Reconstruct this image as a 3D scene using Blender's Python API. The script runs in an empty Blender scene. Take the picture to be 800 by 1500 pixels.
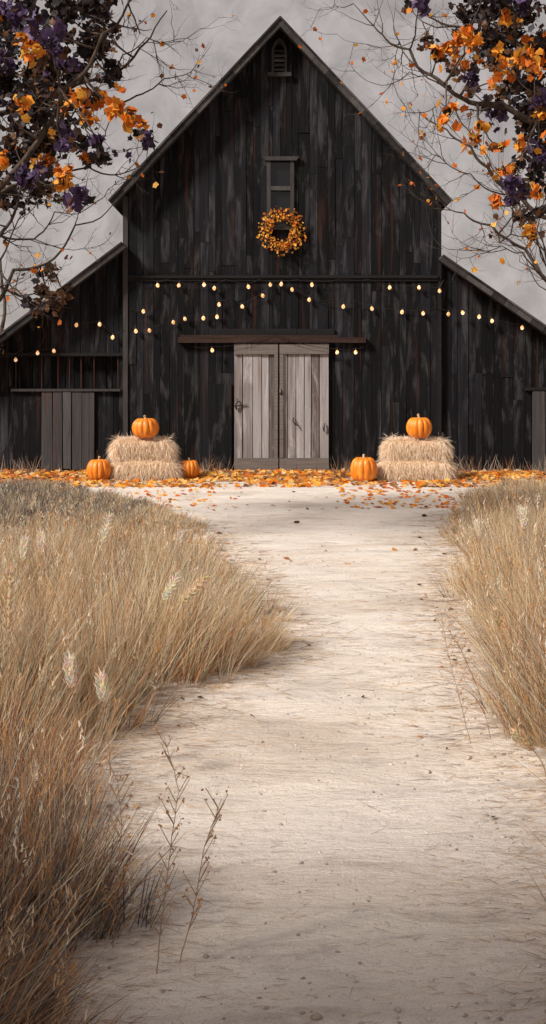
import bpy, math, random
import numpy as np
from mathutils import Vector, Matrix, noise as mnoise

random.seed(7)
rng = np.random.default_rng(7)
SC = bpy.context.scene
COL = SC.collection
F = 1600.0; EYE = 1.7; HZ = 556.0

def P(px, py, d):
    return Vector(((px - 400) * d / F, d, EYE - (py - HZ) * d / F))

# ------------------------------------------------------------------ helpers
class MB:
    def __init__(s):
        s.v = []; s.f = []; s.m = []; s.c = []; s.n = 0; s.smooth = False
    def add(s, verts, faces, mat=0, col=(1, 1, 1)):
        b = s.n
        s.v.extend([tuple(p) for p in verts]); s.n += len(verts)
        for f in faces:
            s.f.append(tuple(i + b for i in f)); s.m.append(mat)
        s.c.extend([col] * len(verts))
    def box(s, x0, x1, y0, y1, z0, z1, mat=0, zt=None, jit=0):
        za, zb = (z1, z1) if zt is None else zt
        j = lambda: random.uniform(-jit, jit)
        v = [(x0 + j(), y0, z0 + j()), (x1 + j(), y0, z0 + j()), (x1, y1, z0), (x0, y1, z0),
             (x0 + j(), y0, za + j()), (x1 + j(), y0, zb + j()), (x1, y1, zb), (x0, y1, za)]
        s.add(v, [(0, 1, 5, 4), (1, 2, 6, 5), (2, 3, 7, 6), (3, 0, 4, 7), (4, 5, 6, 7), (3, 2, 1, 0)], mat)
    def tube(s, pts, rad, n=5, mat=0, col=(1, 1, 1)):
        pts = [Vector(p) for p in pts]; vs = []; fs = []
        up = Vector((0.13, 0.31, 0.94)); prev = None
        for i, p in enumerate(pts):
            t = (pts[min(i + 1, len(pts) - 1)] - pts[max(i - 1, 0)])
            if t.length < 1e-9: t = Vector((0, 0, 1))
            t.normalize()
            a = t.cross(up) if prev is None else (prev - t * prev.dot(t))
            if a.length < 1e-4: a = t.cross(Vector((1, 0, 0.2)))
            a.normalize(); prev = a; b = t.cross(a)
            for k in range(n):
                an = 2 * math.pi * k / n
                vs.append(p + (a * math.cos(an) + b * math.sin(an)) * rad[i])
        for i in range(len(pts) - 1):
            for k in range(n):
                k2 = (k + 1) % n
                fs.append((i * n + k, i * n + k2, (i + 1) * n + k2, (i + 1) * n + k))
        fs.append(tuple(range(n))[::-1]); fs.append(tuple((len(pts) - 1) * n + k for k in range(n)))
        s.add(vs, fs, mat, col)
    def build(s, name, mats, parent=None, smooth=False):
        me = bpy.data.meshes.new(name)
        me.from_pydata(s.v, [], s.f)
        for m in (mats if isinstance(mats, (list, tuple)) else [mats]): me.materials.append(m)
        me.polygons.foreach_set('material_index', s.m)
        if smooth: me.polygons.foreach_set('use_smooth', [True] * len(s.f))
        if any(c != (1, 1, 1) for c in s.c[:50000:7]):
            at = me.color_attributes.new('tint', 'FLOAT_COLOR', 'POINT')
            arr = np.ones((len(s.c), 4), dtype=np.float32); arr[:, :3] = np.array(s.c, dtype=np.float32)
            at.data.foreach_set('color', arr.ravel())
        me.update()
        o = bpy.data.objects.new(name, me); COL.objects.link(o)
        if parent: o.parent = parent
        return o

def np_mesh(name, V, Fq, mat, tint=None, parent=None, smooth=True):
    """V (n,3), Fq (m,k) constant-size faces."""
    me = bpy.data.meshes.new(name)
    k = Fq.shape[1]
    me.vertices.add(len(V)); me.vertices.foreach_set('co', V.astype(np.float32).ravel())
    me.loops.add(Fq.size); me.loops.foreach_set('vertex_index', Fq.astype(np.int32).ravel())
    me.polygons.add(len(Fq)); me.polygons.foreach_set('loop_start', np.arange(0, Fq.size, k, dtype=np.int32))
    me.polygons.foreach_set('loop_total', np.full(len(Fq), k, dtype=np.int32))
    me.materials.append(mat)
    if smooth: me.polygons.foreach_set('use_smooth', np.ones(len(Fq), dtype=bool))
    me.update(calc_edges=True)
    if tint is not None:
        at = me.color_attributes.new('tint', 'FLOAT_COLOR', 'POINT')
        arr = np.ones((len(V), 4), dtype=np.float32); arr[:, :3] = tint
        at.data.foreach_set('color', arr.ravel())
    o = bpy.data.objects.new(name, me); COL.objects.link(o)
    if parent: o.parent = parent
    return o

def tag(o, label=None, cat=None, group=None, kind=None):
    if label: o['label'] = label
    if cat: o['category'] = cat
    if group: o['group'] = group
    if kind: o['kind'] = kind
    return o
def empty(name, loc, label, cat, group=None, rz=0):
    o = bpy.data.objects.new(name, None); COL.objects.link(o)
    o.location = loc; o.rotation_euler = (0, 0, rz); o.empty_display_size = .2
    return tag(o, label, cat, group)
def adopt(child, root):
    """parent a child built in world coordinates, keeping its place"""
    child.parent = root; child.location = -Vector(root.location)
    return child

# ------------------------------------------------------------------ materials
class NT:
    def __init__(s, name):
        s.mat = bpy.data.materials.new(name); s.mat.use_nodes = True
        s.t = s.mat.node_tree; s.t.nodes.clear()
        s.out = s.n('ShaderNodeOutputMaterial'); s.b = s.n('ShaderNodeBsdfPrincipled')
        s.l(s.b.outputs[0], s.out.inputs[0])
    def n(s, ty, **kw):
        nd = s.t.nodes.new(ty)
        for k, v in kw.items(): setattr(nd, k, v)
        return nd
    def l(s, a, b): s.t.links.new(a, b)
    def pos(s, scale=(1, 1, 1)):
        g = s.n('ShaderNodeNewGeometry'); m = s.n('ShaderNodeMapping'); m.inputs['Scale'].default_value = scale
        s.l(g.outputs['Position'], m.inputs[0]); return m.outputs[0]
    def objc(s, scale=(1, 1, 1)):
        g = s.n('ShaderNodeTexCoord'); m = s.n('ShaderNodeMapping'); m.inputs['Scale'].default_value = scale
        s.l(g.outputs['Object'], m.inputs[0]); return m.outputs[0]
    def noise(s, vec, sc=1, det=6, rough=.6, dist=0):
        t = s.n('ShaderNodeTexNoise'); t.inputs['Scale'].default_value = sc; t.inputs['Detail'].default_value = det
        t.inputs['Roughness'].default_value = rough; t.inputs['Distortion'].default_value = dist
        s.l(vec, t.inputs['Vector']); return t.outputs['Fac']
    def ramp(s, fac, stops):
        r = s.n('ShaderNodeValToRGB'); e = r.color_ramp.elements
        while len(e) < len(stops): e.new(.5)
        for i, (p, c) in enumerate(stops):
            e[i].position = p; e[i].color = (c, c, c, 1) if isinstance(c, (int, float)) else (*c, 1)
        s.l(fac, r.inputs[0]); return r.outputs[0]
    def mix(s, fac, a, b, mode='MIX'):
        m = s.n('ShaderNodeMix', data_type='RGBA', blend_type=mode)
        for idx, v in ((0, fac), (6, a), (7, b)):
            if isinstance(v, (int, float)): m.inputs[idx].default_value = v
            elif isinstance(v, tuple): m.inputs[idx].default_value = (*v, 1)
            else: s.l(v, m.inputs[idx])
        return m.outputs[2]
    def math(s, op, a, b=0.0):
        m = s.n('ShaderNodeMath', operation=op)
        for i, v in enumerate((a, b)):
            if isinstance(v, (int, float)): m.inputs[i].default_value = v
            else: s.l(v, m.inputs[i])
        return m.outputs[0]
    def island(s):
        return s.n('ShaderNodeNewGeometry').outputs['Random Per Island']
    def attr(s, name='tint'):
        a = s.n('ShaderNodeAttribute'); a.attribute_name = name; return a.outputs['Color']
    def bump(s, h, strength=.5, dist=.02):
        b = s.n('ShaderNodeBump'); b.inputs['Strength'].default_value = strength; b.inputs['Distance'].default_value = dist
        s.l(h, b.inputs['Height']); s.l(b.outputs[0], s.b.inputs['Normal'])
    def set(s, col=None, rough=.8, spec=.3):
        if col is not None:
            if isinstance(col, tuple): s.b.inputs['Base Color'].default_value = (*col, 1)
            else: s.l(col, s.b.inputs['Base Color'])
        s.b.inputs['Roughness'].default_value = rough
        s.b.inputs['Specular IOR Level'].default_value = spec
        return s.mat

def wood(name, stops, streak=(14, 14, .7), wear=None, wear_amt=.5, spec=.2, rough=.85, red=None):
    t = NT(name)
    isl = t.island()
    comb = t.n('ShaderNodeCombineXYZ')
    t.l(t.math('MULTIPLY', isl, 37.0), comb.inputs[0]); t.l(t.math('MULTIPLY', isl, 91.0), comb.inputs[2])
    va = t.n('ShaderNodeVectorMath', operation='ADD')
    g = t.n('ShaderNodeNewGeometry'); t.l(g.outputs['Position'], va.inputs[0]); t.l(comb.outputs[0], va.inputs[1])
    def mp(sc):
        m = t.n('ShaderNodeMapping'); m.inputs['Scale'].default_value = sc; t.l(va.outputs[0], m.inputs[0]); return m.outputs[0]
    grain = t.noise(mp((streak[0] * 3, streak[1] * 3, streak[2] * 1.5)), 1, 8, .7, .6)
    broad = t.noise(mp(streak), 1, 5, .6, .4)
    f = t.math('ADD', t.math('MULTIPLY', broad, .5), t.math('MULTIPLY', grain, .28))
    f = t.math('ADD', f, t.math('MULTIPLY', t.math('SUBTRACT', isl, .32), .42))
    c = t.ramp(f, stops)
    if wear:
        w = t.noise(mp((4.5, 4.5, .8)), 1, 8, .7, .5)
        c = t.mix(t.ramp(w, [(.52, 0.0), (.70, wear_amt)]), c, wear)
    if red:
        w = t.noise(mp((9, 9, .5)), 1, 3, .5)
        c = t.mix(t.ramp(w, [(.60, 0.0), (.70, .55)]), c, red)
    crack = t.noise(mp((60, 60, 1.2)), 1, 4, .6, .3)
    c = t.mix(t.ramp(crack, [(.30, .85), (.37, 0.0)]), c, tuple(x * .35 for x in stops[0][1]))
    t.bump(t.math('ADD', grain, t.math('MULTIPLY', crack, .6)), .7, .012)
    return t.set(c, rough, spec)

M = {}
M['black_wood'] = wood('black_wood', [(.28, (.0010, .0010, .0015)), (.5, (.0036, .0036, .0054)), (.68, (.0108, .0106, .0148)), (.84, (.040, .039, .048))],
                       wear=(.085, .083, .092), wear_amt=.6, red=(.04, .014, .009))
M['black_trim'] = wood('black_trim', [(.3, (.004, .004, .0045)), (.8, (.022, .02, .022))], streak=(1, 20, 20))
M['grey_trim'] = wood('grey_trim', [(.25, (.022, .02, .021)), (.6, (.055, .05, .051)), (.9, (.11, .10, .10))], streak=(8, 8, 2))
M['rake'] = wood('rake', [(.25, (.012, .011, .012)), (.55, (.045, .042, .043)), (.9, (.14, .13, .13))], streak=(4, 8, 4))
M['door_wood'] = wood('door_wood', [(.22, (.05, .038, .035)), (.40, (.15, .128, .125)), (.56, (.28, .262, .268)), (.9, (.45, .432, .445))],
                      wear=(.56, .55, .565), wear_amt=.75, red=(.16, .09, .065), spec=.15)
M['rail_wood'] = wood('rail_wood', [(.25, (.07, .056, .05)), (.5, (.15, .13, .12)), (.9, (.29, .265, .25))], streak=(1.2, 30, 30), spec=.15)
M['side_door'] = wood('side_door', [(.25, (.018, .016, .017)), (.5, (.052, .048, .050)), (.75, (.095, .088, .090)), (.95, (.14, .13, .13))],
                      wear=(.13, .12, .12), wear_amt=.4, red=(.10, .035, .02))
M['red_beam'] = wood('red_beam', [(.25, (.014, .007, .006)), (.5, (.034, .018, .015)), (.8, (.09, .052, .044))], streak=(1.2, 25, 25))
M['rust_wood'] = wood('rust_wood', [(.25, (.02, .009, .006)), (.8, (.09, .035, .022))])
t = NT('interior'); M['interior'] = t.set((.012, .011, .012), .95, .05)
t = NT('roofing'); n = t.noise(t.pos((1, 1, 1)), 3, 6); M['roofing'] = t.set(t.ramp(n, [(.3, (.03, .028, .028)), (.7, (.07, .066, .066))]), .8, .3)
t = NT('iron'); n = t.noise(t.pos(), 40, 4); M['iron'] = t.set(t.ramp(n, [(.4, (.012, .011, .011)), (.7, (.05, .028, .018))]), .55, .5)
t = NT('glass_dark'); M['glass_dark'] = t.set((.008, .008, .01), .12, .5)

def sand_nodes(t, gloss=False):
    """pale packed sand, streaked across the drive, with flecks and damp patches"""
    broad = t.noise(t.pos((.5, 1.1, 1)), 1.0, 5, .55, .8)
    streak = t.noise(t.pos((1.6, 5.0, 1)), 1.0, 9, .66, 1.2)
    fine = t.noise(t.pos((24, 34, 1)), 1.0, 9, .7, .8)
    grit = t.noise(t.pos((1, 1, 1)), 170, 3, .7)
    c = t.ramp(broad, [(.30, (.62, .53, .46)), (.46, (.77, .685, .615)), (.62, (.82, .75, .69)), (.78, (.70, .62, .565))])
    c = t.mix(t.ramp(streak, [(.34, .6), (.45, 0.0)]), c, (.47, .40, .36))
    c = t.mix(t.ramp(streak, [(.56, 0.0), (.68, .55)]), c, (.86, .80, .74))
    w = t.noise(t.pos((4, 13, 1)), 1.0, 10, .72, 1.6)
    c = t.mix(t.ramp(w, [(.60, 0.0), (.68, .6)]), c, (.42, .31, .22))
    c = t.mix(t.ramp(w, [(.33, .55), (.40, 0.0)]), c, (.40, .375, .385))
    b2 = t.noise(t.pos((.8, 2.6, 1)), 1.0, 6, .6, 1.4)
    c = t.mix(t.ramp(b2, [(.54, 0.0), (.68, .38)]), c, (.48, .435, .42))
    c = t.mix(t.ramp(fine, [(.30, .6), (.42, 0.0)]), c, (.36, .29, .24))
    c = t.mix(t.ramp(grit, [(.36, .55), (.43, 0.0)]), c, (.30, .25, .21))
    h = t.math('ADD', t.math('MULTIPLY', streak, 1.2), t.math('ADD', t.math('MULTIPLY', w, .7), t.math('MULTIPLY', fine, .55)))
    h = t.math('ADD', h, t.math('MULTIPLY', grit, .12))
    t.bump(h, .75, .045)
    return c
t = NT('sand'); c = sand_nodes(t)
t.set(c, .95, .1)
e = t.n('ShaderNodeAttribute'); e.attribute_name = 'edge'
nz = t.noise(t.pos((2.2, 6, 1)), 1.0, 9, .72, 1.0)
v = t.math('SUBTRACT', t.math('ADD', e.outputs['Fac'], nz), .5)
fac = t.ramp(v, [(.36, 0.0), (.56, 1.0)])
tr = t.n('ShaderNodeBsdfTransparent'); mx = t.n('ShaderNodeMixShader')
t.l(fac, mx.inputs[0]); t.l(tr.outputs[0], mx.inputs[1]); t.l(t.b.outputs[0], mx.inputs[2]); t.l(mx.outputs[0], t.out.inputs[0])
M['sand'] = t.mat

t = NT('earth')
a = t.noise(t.pos((.7, 1.2, 1)), 1, 6, .6, .5); b_ = t.noise(t.pos((6, 18, 1)), 1, 9, .7, 1.5); g_ = t.noise(t.pos(), 120, 3, .7)
c = t.ramp(a, [(.3, (.30, .225, .165)), (.5, (.42, .33, .255)), (.7, (.52, .43, .35))])
c = t.mix(t.ramp(b_, [(.35, .8), (.5, 0.0)]), c, (.17, .125, .095))
c = t.mix(t.ramp(b_, [(.58, 0.0), (.7, .6)]), c, (.60, .50, .38))
c = t.mix(t.ramp(g_, [(.35, .4), (.45, 0.0)]), c, (.14, .11, .09))
t.bump(t.math('ADD', b_, t.math('MULTIPLY', g_, .2)), .8, .04)
M['earth'] = t.set(c, .95, .1)

def tinted(name, rough=.7, spec=.25, trans=.35, vary=.25):
    t = NT(name)
    base = t.attr('tint')
    n = t.noise(t.objc(), 30, 4)
    c = t.mix(1.0, base, t.ramp(n, [(.25, 1 - vary), (.75, 1.0)]), 'MULTIPLY')
    t.set(c, rough, spec)
    if trans:
        tl = t.n('ShaderNodeBsdfTranslucent'); mx = t.n('ShaderNodeMixShader'); mx.inputs[0].default_value = trans
        t.l(c, tl.inputs[0]); t.l(t.b.outputs[0], mx.inputs[1]); t.l(tl.outputs[0], mx.inputs[2]); t.l(mx.outputs[0], t.out.inputs[0])
    return t.mat
M['leaf'] = tinted('leaf', .6, .3, .3)
M['grass'] = tinted('grass', .7, .2, .50, .1)
M['straw'] = tinted('straw', .7, .2, .35, .1)
t = NT('straw_core'); n = t.noise(t.objc((40, 40, 10)), 1, 6, .7, 1); M['straw_core'] = t.set(t.ramp(n, [(.3, (.30, .19, .11)), (.7, (.66, .47, .31))]), .9, .1); 
t = NT('bark'); n = t.noise(t.pos((18, 18, 5)), 1, 7, .7, .5); t.bump(n, .8, .02); M['bark'] = t.set(t.ramp(n, [(.3, (.026, .019, .016)), (.55, (.075, .055, .045)), (.8, (.15, .12, .10))]), .9, .15)
t = NT('pumpkin_skin')
n = t.noise(t.objc((1, 1, .35)), 14, 6, .6, .6); n2 = t.noise(t.objc(), 5, 4)
c = t.ramp(n, [(.25, (.50, .10, .006)), (.5, (.74, .205, .012)), (.8, (.86, .36, .04))])
c = t.mix(t.ramp(n2, [(.55, 0.0), (.8, .5)]), c, (.88, .42, .06)); n3 = t.noise(t.objc((9, 9, 9)), 1, 8, .75, .5); c = t.mix(t.ramp(n3, [(.60, 0.0), (.70, .7)]), c, (.42, .20, .07)); t.bump(n, .35, .01)
M['pumpkin'] = t.set(c, .42, .45)
t = NT('pumpkin_stem'); n = t.noise(t.objc((30, 30, 8)), 1, 5); t.bump(n, .6, .01); M['stem'] = t.set(t.ramp(n, [(.3, (.30, .20, .10)), (.7, (.62, .47, .30))]), .8, .2)
t = NT('vine'); n = t.noise(t.objc(), 25, 5); M['vine'] = t.set(t.ramp(n, [(.3, (.03, .018, .012)), (.7, (.10, .055, .03))]), .85, .2)
t = NT('wire'); M['wire'] = t.set((.015, .014, .014), .6, .3)
t = NT('bulb')
t.set((.5, .25, .08), .25, .5)
lw = t.n('ShaderNodeTexNoise'); g = t.n('ShaderNodeTexCoord'); t.l(g.outputs['Object'], lw.inputs[0]); lw.inputs['Scale'].default_value = 22
c = t.ramp(lw.outputs['Fac'], [(.46, (1.0, .30, .03)), (.56, (1.0, .82, .55))])
oi = t.n('ShaderNodeObjectInfo'); t.l(t.math('ADD', t.math('MULTIPLY', oi.outputs['Random'], .22), .17), t.b.inputs['Emission Strength']); t.l(c, t.b.inputs['Emission Color'])
M['bulb'] = t.mat

# ------------------------------------------------------------------ camera, sky, sun
cam = bpy.data.cameras.new('camera'); co = bpy.data.objects.new('camera', cam); COL.objects.link(co)
co.location = (0, 0, EYE); co.rotation_euler = (math.radians(90), 0, 0)
cam.sensor_fit = 'HORIZONTAL'; cam.sensor_width = 36; cam.lens = 72; cam.shift_y = -194 / 800
cam.clip_end = 2000; cam.clip_start = .05
SC.camera = co

SUN = Vector((.64, .43, -.62)).normalized()
w = bpy.data.worlds.new('World'); SC.world = w; w.use_nodes = True
wt = w.node_tree; wt.nodes.clear()
wo = wt.nodes.new('ShaderNodeOutputWorld'); bg = wt.nodes.new('ShaderNodeBackground')
sky = wt.nodes.new('ShaderNodeTexSky'); sky.sky_type = 'NISHITA'; sky.sun_disc = False
src = -SUN
sky.sun_elevation = math.asin(src.z); sky.sun_rotation = math.atan2(src.x, src.y)
sky.dust_density = 4
tc = wt.nodes.new('ShaderNodeTexCoord')
mp = wt.nodes.new('ShaderNodeMapping'); mp.inputs['Scale'].default_value = (1, 1, 1.0)
nz = wt.nodes.new('ShaderNodeTexNoise'); nz.inputs['Scale'].default_value = 24.0; nz.inputs['Detail'].default_value = 8; nz.inputs['Roughness'].default_value = .62; nz.inputs['Distortion'].default_value = .6
rp = wt.nodes.new('ShaderNodeValToRGB')
rp.color_ramp.elements[0].position = .25; rp.color_ramp.elements[0].color = (1.02, .905, .86, 1)
rp.color_ramp.elements[1].position = .68; rp.color_ramp.elements[1].color = (1.86, 1.67, 1.585, 1)
mxn = wt.nodes.new('ShaderNodeMix'); mxn.data_type = 'RGBA'; mxn.inputs[0].default_value = .96
wt.links.new(tc.outputs['Generated'], mp.inputs[0]); wt.links.new(mp.outputs[0], nz.inputs['Vector'])
wt.links.new(nz.outputs['Fac'], rp.inputs[0]); wt.links.new(sky.outputs[0], mxn.inputs[6]); wt.links.new(rp.outputs[0], mxn.inputs[7])
wt.links.new(mxn.outputs[2], bg.inputs[0]); bg.inputs[1].default_value = .075; wt.links.new(bg.outputs[0], wo.inputs[0])
sl = bpy.data.lights.new('sun', 'SUN'); sl.energy = 1.5; sl.angle = math.radians(10); sl.color = (1, .925, .825)
so = bpy.data.objects.new('sun', sl); COL.objects.link(so); so.rotation_euler = SUN.to_track_quat('-Z', 'Y').to_euler()
SC.view_settings.view_transform = 'Standard'; SC.view_settings.look = 'None'; SC.view_settings.exposure = 1.92; SC.view_settings.gamma = 1
SC.render.engine = 'CYCLES'

# ------------------------------------------------------------------ ground and path
LP = [(60, 1480), (130, 1400), (160, 1330), (120, 1250), (120, 1150), (170, 1080), (240, 1015), (360, 985), (385, 945), (360, 880), (325, 820), (295, 770), (200, 735), (100, 715)]
RP = [(850, 1480), (830, 1330), (815, 1200), (790, 1130), (715, 1078), (700, 1000), (680, 900), (660, 820), (655, 760), (690, 725), (760, 710)]
def edge(L):
    d = [EYE * F / (y - HZ) for x, y in L]; x = [(L[i][0] - 400) * d[i] / F for i in range(len(L))]
    return np.array(d), np.array(x)
dL, xL = edge(LP); dR, xR = edge(RP)
EL = lambda d: np.interp(d, dL, xL); ER = lambda d: np.interp(d, dR, xR)

def gz(x, y):
    """height of the ground"""
    if y > 17.5 or y < -6 or abs(x) > 9: k = 0.0
    else: k = min(1.0, (17.5 - y) / 3, (9 - abs(x)) / 2)
    return k * (.022 * mnoise.noise(Vector((x * .8, y * .6, 3))) + .015 * mnoise.noise(Vector((x * 2.2, y * 3.5, 9))))

xs = np.concatenate([[-400, -150, -60, -25, -14], np.arange(-9, 9.01, .12), [14, 25, 60, 150, 400]])
ys = np.concatenate([[-300, -100, -30, -12], np.arange(-6, 20.01, .12), [24, 30, 45, 80, 200, 600]])
V = np.array([(x, y, gz(x, y)) for y in ys for x in xs]); nx = len(xs)
I = np.arange((len(ys) - 1) * nx).reshape(len(ys) - 1, nx)[:, :-1].ravel()
Fq = np.stack([I, I + 1, I + nx + 1, I + nx], 1)
tag(np_mesh('ground', V, Fq, M['earth']), kind='structure')

us = np.linspace(0, 1, 60); yy = np.arange(-3, 18.9, .07); pv = []; pe = []
for y in yy:
    a = EL(y) - .55 - max(0, y - 14) * .35; b = ER(y) + .5 + max(0, y - 14) * .3
    if y < 2.9: a -= (2.9 - y) * .2; b += (2.9 - y) * .2
    for u in us:
        x = a + (b - a) * u
        pv.append((x, y, gz(x, y) + .005))
        e = min((x - a), (b - x), (18.85 - y) * .55, (y + 3)) / .8
        pe.append(min(1, max(0, e)))
V = np.array(pv); I = np.arange((len(yy) - 1) * 60).reshape(len(yy) - 1, 60)[:, :-1].ravel()
po = np_mesh('path', V, np.stack([I, I + 1, I + 61, I + 60], 1), M['sand'])
at = po.data.attributes.new('edge', 'FLOAT', 'POINT'); at.data.foreach_set('value', np.array(pe, dtype=np.float32))
tag(po, kind='structure')

# ------------------------------------------------------------------ barn
BX = .13; AP = 8.22; SL = 1.07; YF = 20.0; YB = 29.0
def main_top(x): return AP - .12 - SL * abs(x - BX)
WL, WR = -2.71, 3.05
def lean_l(x): return 4.205 - .755 * (-2.665 - x) - .10
def lean_r(x): return 3.96 - .688 * (x - 3.02) - .10
barn = empty('barn', (BX, YF, 0), 'tall black weathered board barn with steep gable, lean-to wings and pale double doors', 'barn')
def bp(mb, name, mat, parent=None, smooth=False):
    o = mb.build(name, mat)
    if parent is None: adopt(o, barn)
    else: o.parent = parent; o.location = (0, 0, 0)
    return o

def columns(x0, x1, holes, wmin, wmax):
    br = {x0, x1}
    for h in holes:
        for v in (h[0], h[1]):
            if x0 < v < x1: br.add(v)
    br = sorted(br); out = []
    for a, b in zip(br, br[1:]):
        x = a
        while x < b - 1e-6:
            wd = random.uniform(wmin, wmax)
            if b - (x + wd) < wmin * .7: wd = b - x
            out.append((x, x + wd)); x += wd
    return out
def board_wall(x0, x1, z0, top, y, thick, holes=(), wmin=.11, wmax=.23, gap=.007, seg=True, off=.016, peak=None):
    mb = MB()
    hs = list(holes)
    if peak is not None: hs = hs + [(peak, peak, 0, 0)]
    for a, b in columns(x0, x1, hs, wmin, wmax):
        xm = (a + b) / 2; ta, tb = top(a), top(b)
        zz = [(z0, None)]
        spans = [[z0, None]]
        for h in holes:
            if h[0] - 1e-6 <= xm <= h[1] + 1e-6:
                new = []
                for s0, s1 in spans:
                    e = s1 if s1 is not None else min(ta, tb)
                    if h[2] <= s0 and h[3] >= e: continue
                    if h[3] <= s0 or h[2] >= e: new.append([s0, s1]); continue
                    if h[2] > s0: new.append([s0, h[2]])
                    if h[3] < e: new.append([h[3], s1])
                spans = new
        for s0, s1 in spans:
            end = s1 if s1 is not None else min(ta, tb)
            cuts = [s0]
            if seg:
                z = s0 + random.uniform(.8, 4.5)
                while z < end - .3:
                    cuts.append(z); z += random.uniform(1.6, 4.5)
            for i, c in enumerate(cuts):
                o = random.uniform(0, off) if seg else 0
                last = i == len(cuts) - 1
                zt = (ta, tb) if (last and s1 is None) else None
                e = (cuts[i + 1] - random.uniform(.002, .008)) if not last else (s1 if s1 is not None else 0)
                j = .003 if seg else 0
                mb.box(a + gap / 2, b - gap / 2, y - o, y - o + thick, c, e, zt=zt, jit=j)
    return mb
win = (-.075, .345, 4.50, 5.70)
vent = (-.01, .24, 7.30, 7.80)
dh = (-.70, 1.01, 0, 2.28)
bp(board_wall(WL + .06, WR, .02, main_top, YF, .02, [win, dh, vent], peak=BX), 'wall', M['black_wood'])
bp(board_wall(WL, WR, 0, main_top, YF + .025, .08, [win, vent], .8, 1.2, 0, False, 0, peak=BX), 'wall_backing', M['interior'])
lh = (-4.77, -2.83, 1.53, 2.12); ld = (-4.25, -3.27, 0, 1.5)
bp(board_wall(-5.75, WL - .04, .02, lean_l, YF + .07, .02, [lh, ld]), 'lean_wall', M['black_wood'])
bp(board_wall(-5.75, WL - .04, 0, lean_l, YF + .095, .06, [lh], .8, 1.2, 0, False, 0), 'wall_backing', M['interior'])
bp(board_wall(-4.85, -2.78, 1.40, lambda x: 2.25, YF + .24, .02, gap=.012), 'inner_boards', M['black_wood'])
rd = (4.75, 5.62, 0, 1.48)
bp(board_wall(WR + .04, 6.05, .02, lean_r, YF + .07, .02, [rd]), 'lean_wall', M['black_wood'])
bp(board_wall(WR + .04, 6.05, 0, lean_r, YF + .095, .06, [], .8, 1.2, 0, False, 0), 'wall_backing', M['interior'])
# side and back walls
def side_wall(x, y0, y1, z0, z1, sgn):
    mb = MB(); y = y0
    while y < y1 - .05:
        wd = min(random.uniform(.14, .24), y1 - y); o = random.uniform(0, .015) * sgn
        mb.box(x + o, x + o + .03, y + .004, y + wd - .004, z0, z1); y += wd
    return mb
bp(side_wall(-5.78, YF + .1, YB, 0, lean_l(-5.75), -1), 'side_wall', M['black_wood'])
bp(side_wall(6.06, YF + .1, YB, 0, lean_r(6.05), 1), 'side_wall', M['black_wood'])
bp(side_wall(WL, YF + .12, YB, 3.8, main_top(WL), -1), 'side_wall', M['black_wood'])
bp(side_wall(WR - .03, YF + .12, YB, 3.6, main_top(WR), 1), 'side_wall', M['black_wood'])
def allt(x):
    if x < WL: return lean_l(x)
    if x > WR: return lean_r(x)
    return main_top(x)
bp(board_wall(-5.75, WL, 0, allt, YB, .03), 'back_wall', M['black_wood'])
bp(board_wall(WL, WR, 0, allt, YB, .03, peak=BX), 'back_wall', M['black_wood'])
bp(board_wall(WR, 6.05, 0, allt, YB, .03), 'back_wall', M['black_wood'])
bp(board_wall(-5.75, 6.05, 0, allt, YB - .06, .04, [(WL, WL, 0, 0), (WR, WR, 0, 0)], .8, 1.2, 0, False, 0, peak=BX), 'wall_backing', M['interior'])
for sx_ in (-5.70, 5.98):
    mb = MB(); mb.box(sx_ - .01, sx_ + .01, YF + .17, YB - .08, 0, 1.75); bp(mb, 'wall_backing', M['interior'])
# roofs: sloping slabs with rake boards on the gable edge
def slab(xa, za, xb, zb, y0, y1, th, mb=None, jag=0):
    mb = mb or MB()
    dx, dz = xb - xa, zb - za; L = math.hypot(dx, dz); nx_, nz_ = dz / L, -dx / L
    if nz_ > 0: nx_, nz_ = -nx_, -nz_
    n = 14
    for i in range(n):
        t0, t1 = i / n, (i + 1) / n
        q = []
        for t_ in (t0, t1):
            for k in (0, 1):
                q.append((xa + dx * t_ + nx_ * th * k, za + dz * t_ + nz_ * th * k))
        v = []
        yo = y0 + (random.uniform(-jag, jag) if jag else 0)
        for yv in (yo, y1): v += [(p[0], yv, p[1]) for p in q]
        mb.add(v, [(0, 1, 3, 2), (4, 6, 7, 5), (0, 2, 6, 4), (1, 5, 7, 3), (0, 4, 5, 1), (2, 3, 7, 6)])
    return mb
RH = 3.09
def roof_piece(xa, za, xb, zb):
    r = bp(slab(xa, za, xb, zb, 19.66, YB + .3, .07), 'roof', M['roofing'])
    mb = MB()
    dx, dz = xb - xa, zb - za; L = math.hypot(dx, dz); k = .028
    off = (dz / L, -dx / L); 
    if off[1] > 0: off = (-off[0], -off[1])
    # two layered rake boards
    slab(xa + off[0] * k, za + off[1] * k, xb + off[0] * k, zb + off[1] * k, 19.62, 19.655, .09, mb, .004)
    slab(xa - off[0] * .012, za - off[1] * .012, xb - off[0] * .012, zb - off[1] * .012, 19.595, 19.655, .034, mb, .004)
    o = mb.build('rake_board', M['rake']); o.parent = r
    return r
roof_piece(BX, AP, BX - RH, AP - SL * RH)
roof_piece(BX, AP, BX + RH, AP - SL * RH)
roof_piece(WL - .005, 4.205 - .755 * (-2.665 - WL), -6.0, 4.205 - .755 * (6.0 - 2.665))
roof_piece(WR + .005, 3.96 - .688 * (WR - 3.02), 6.3, 3.96 - .688 * (6.3 - 3.02))
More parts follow.
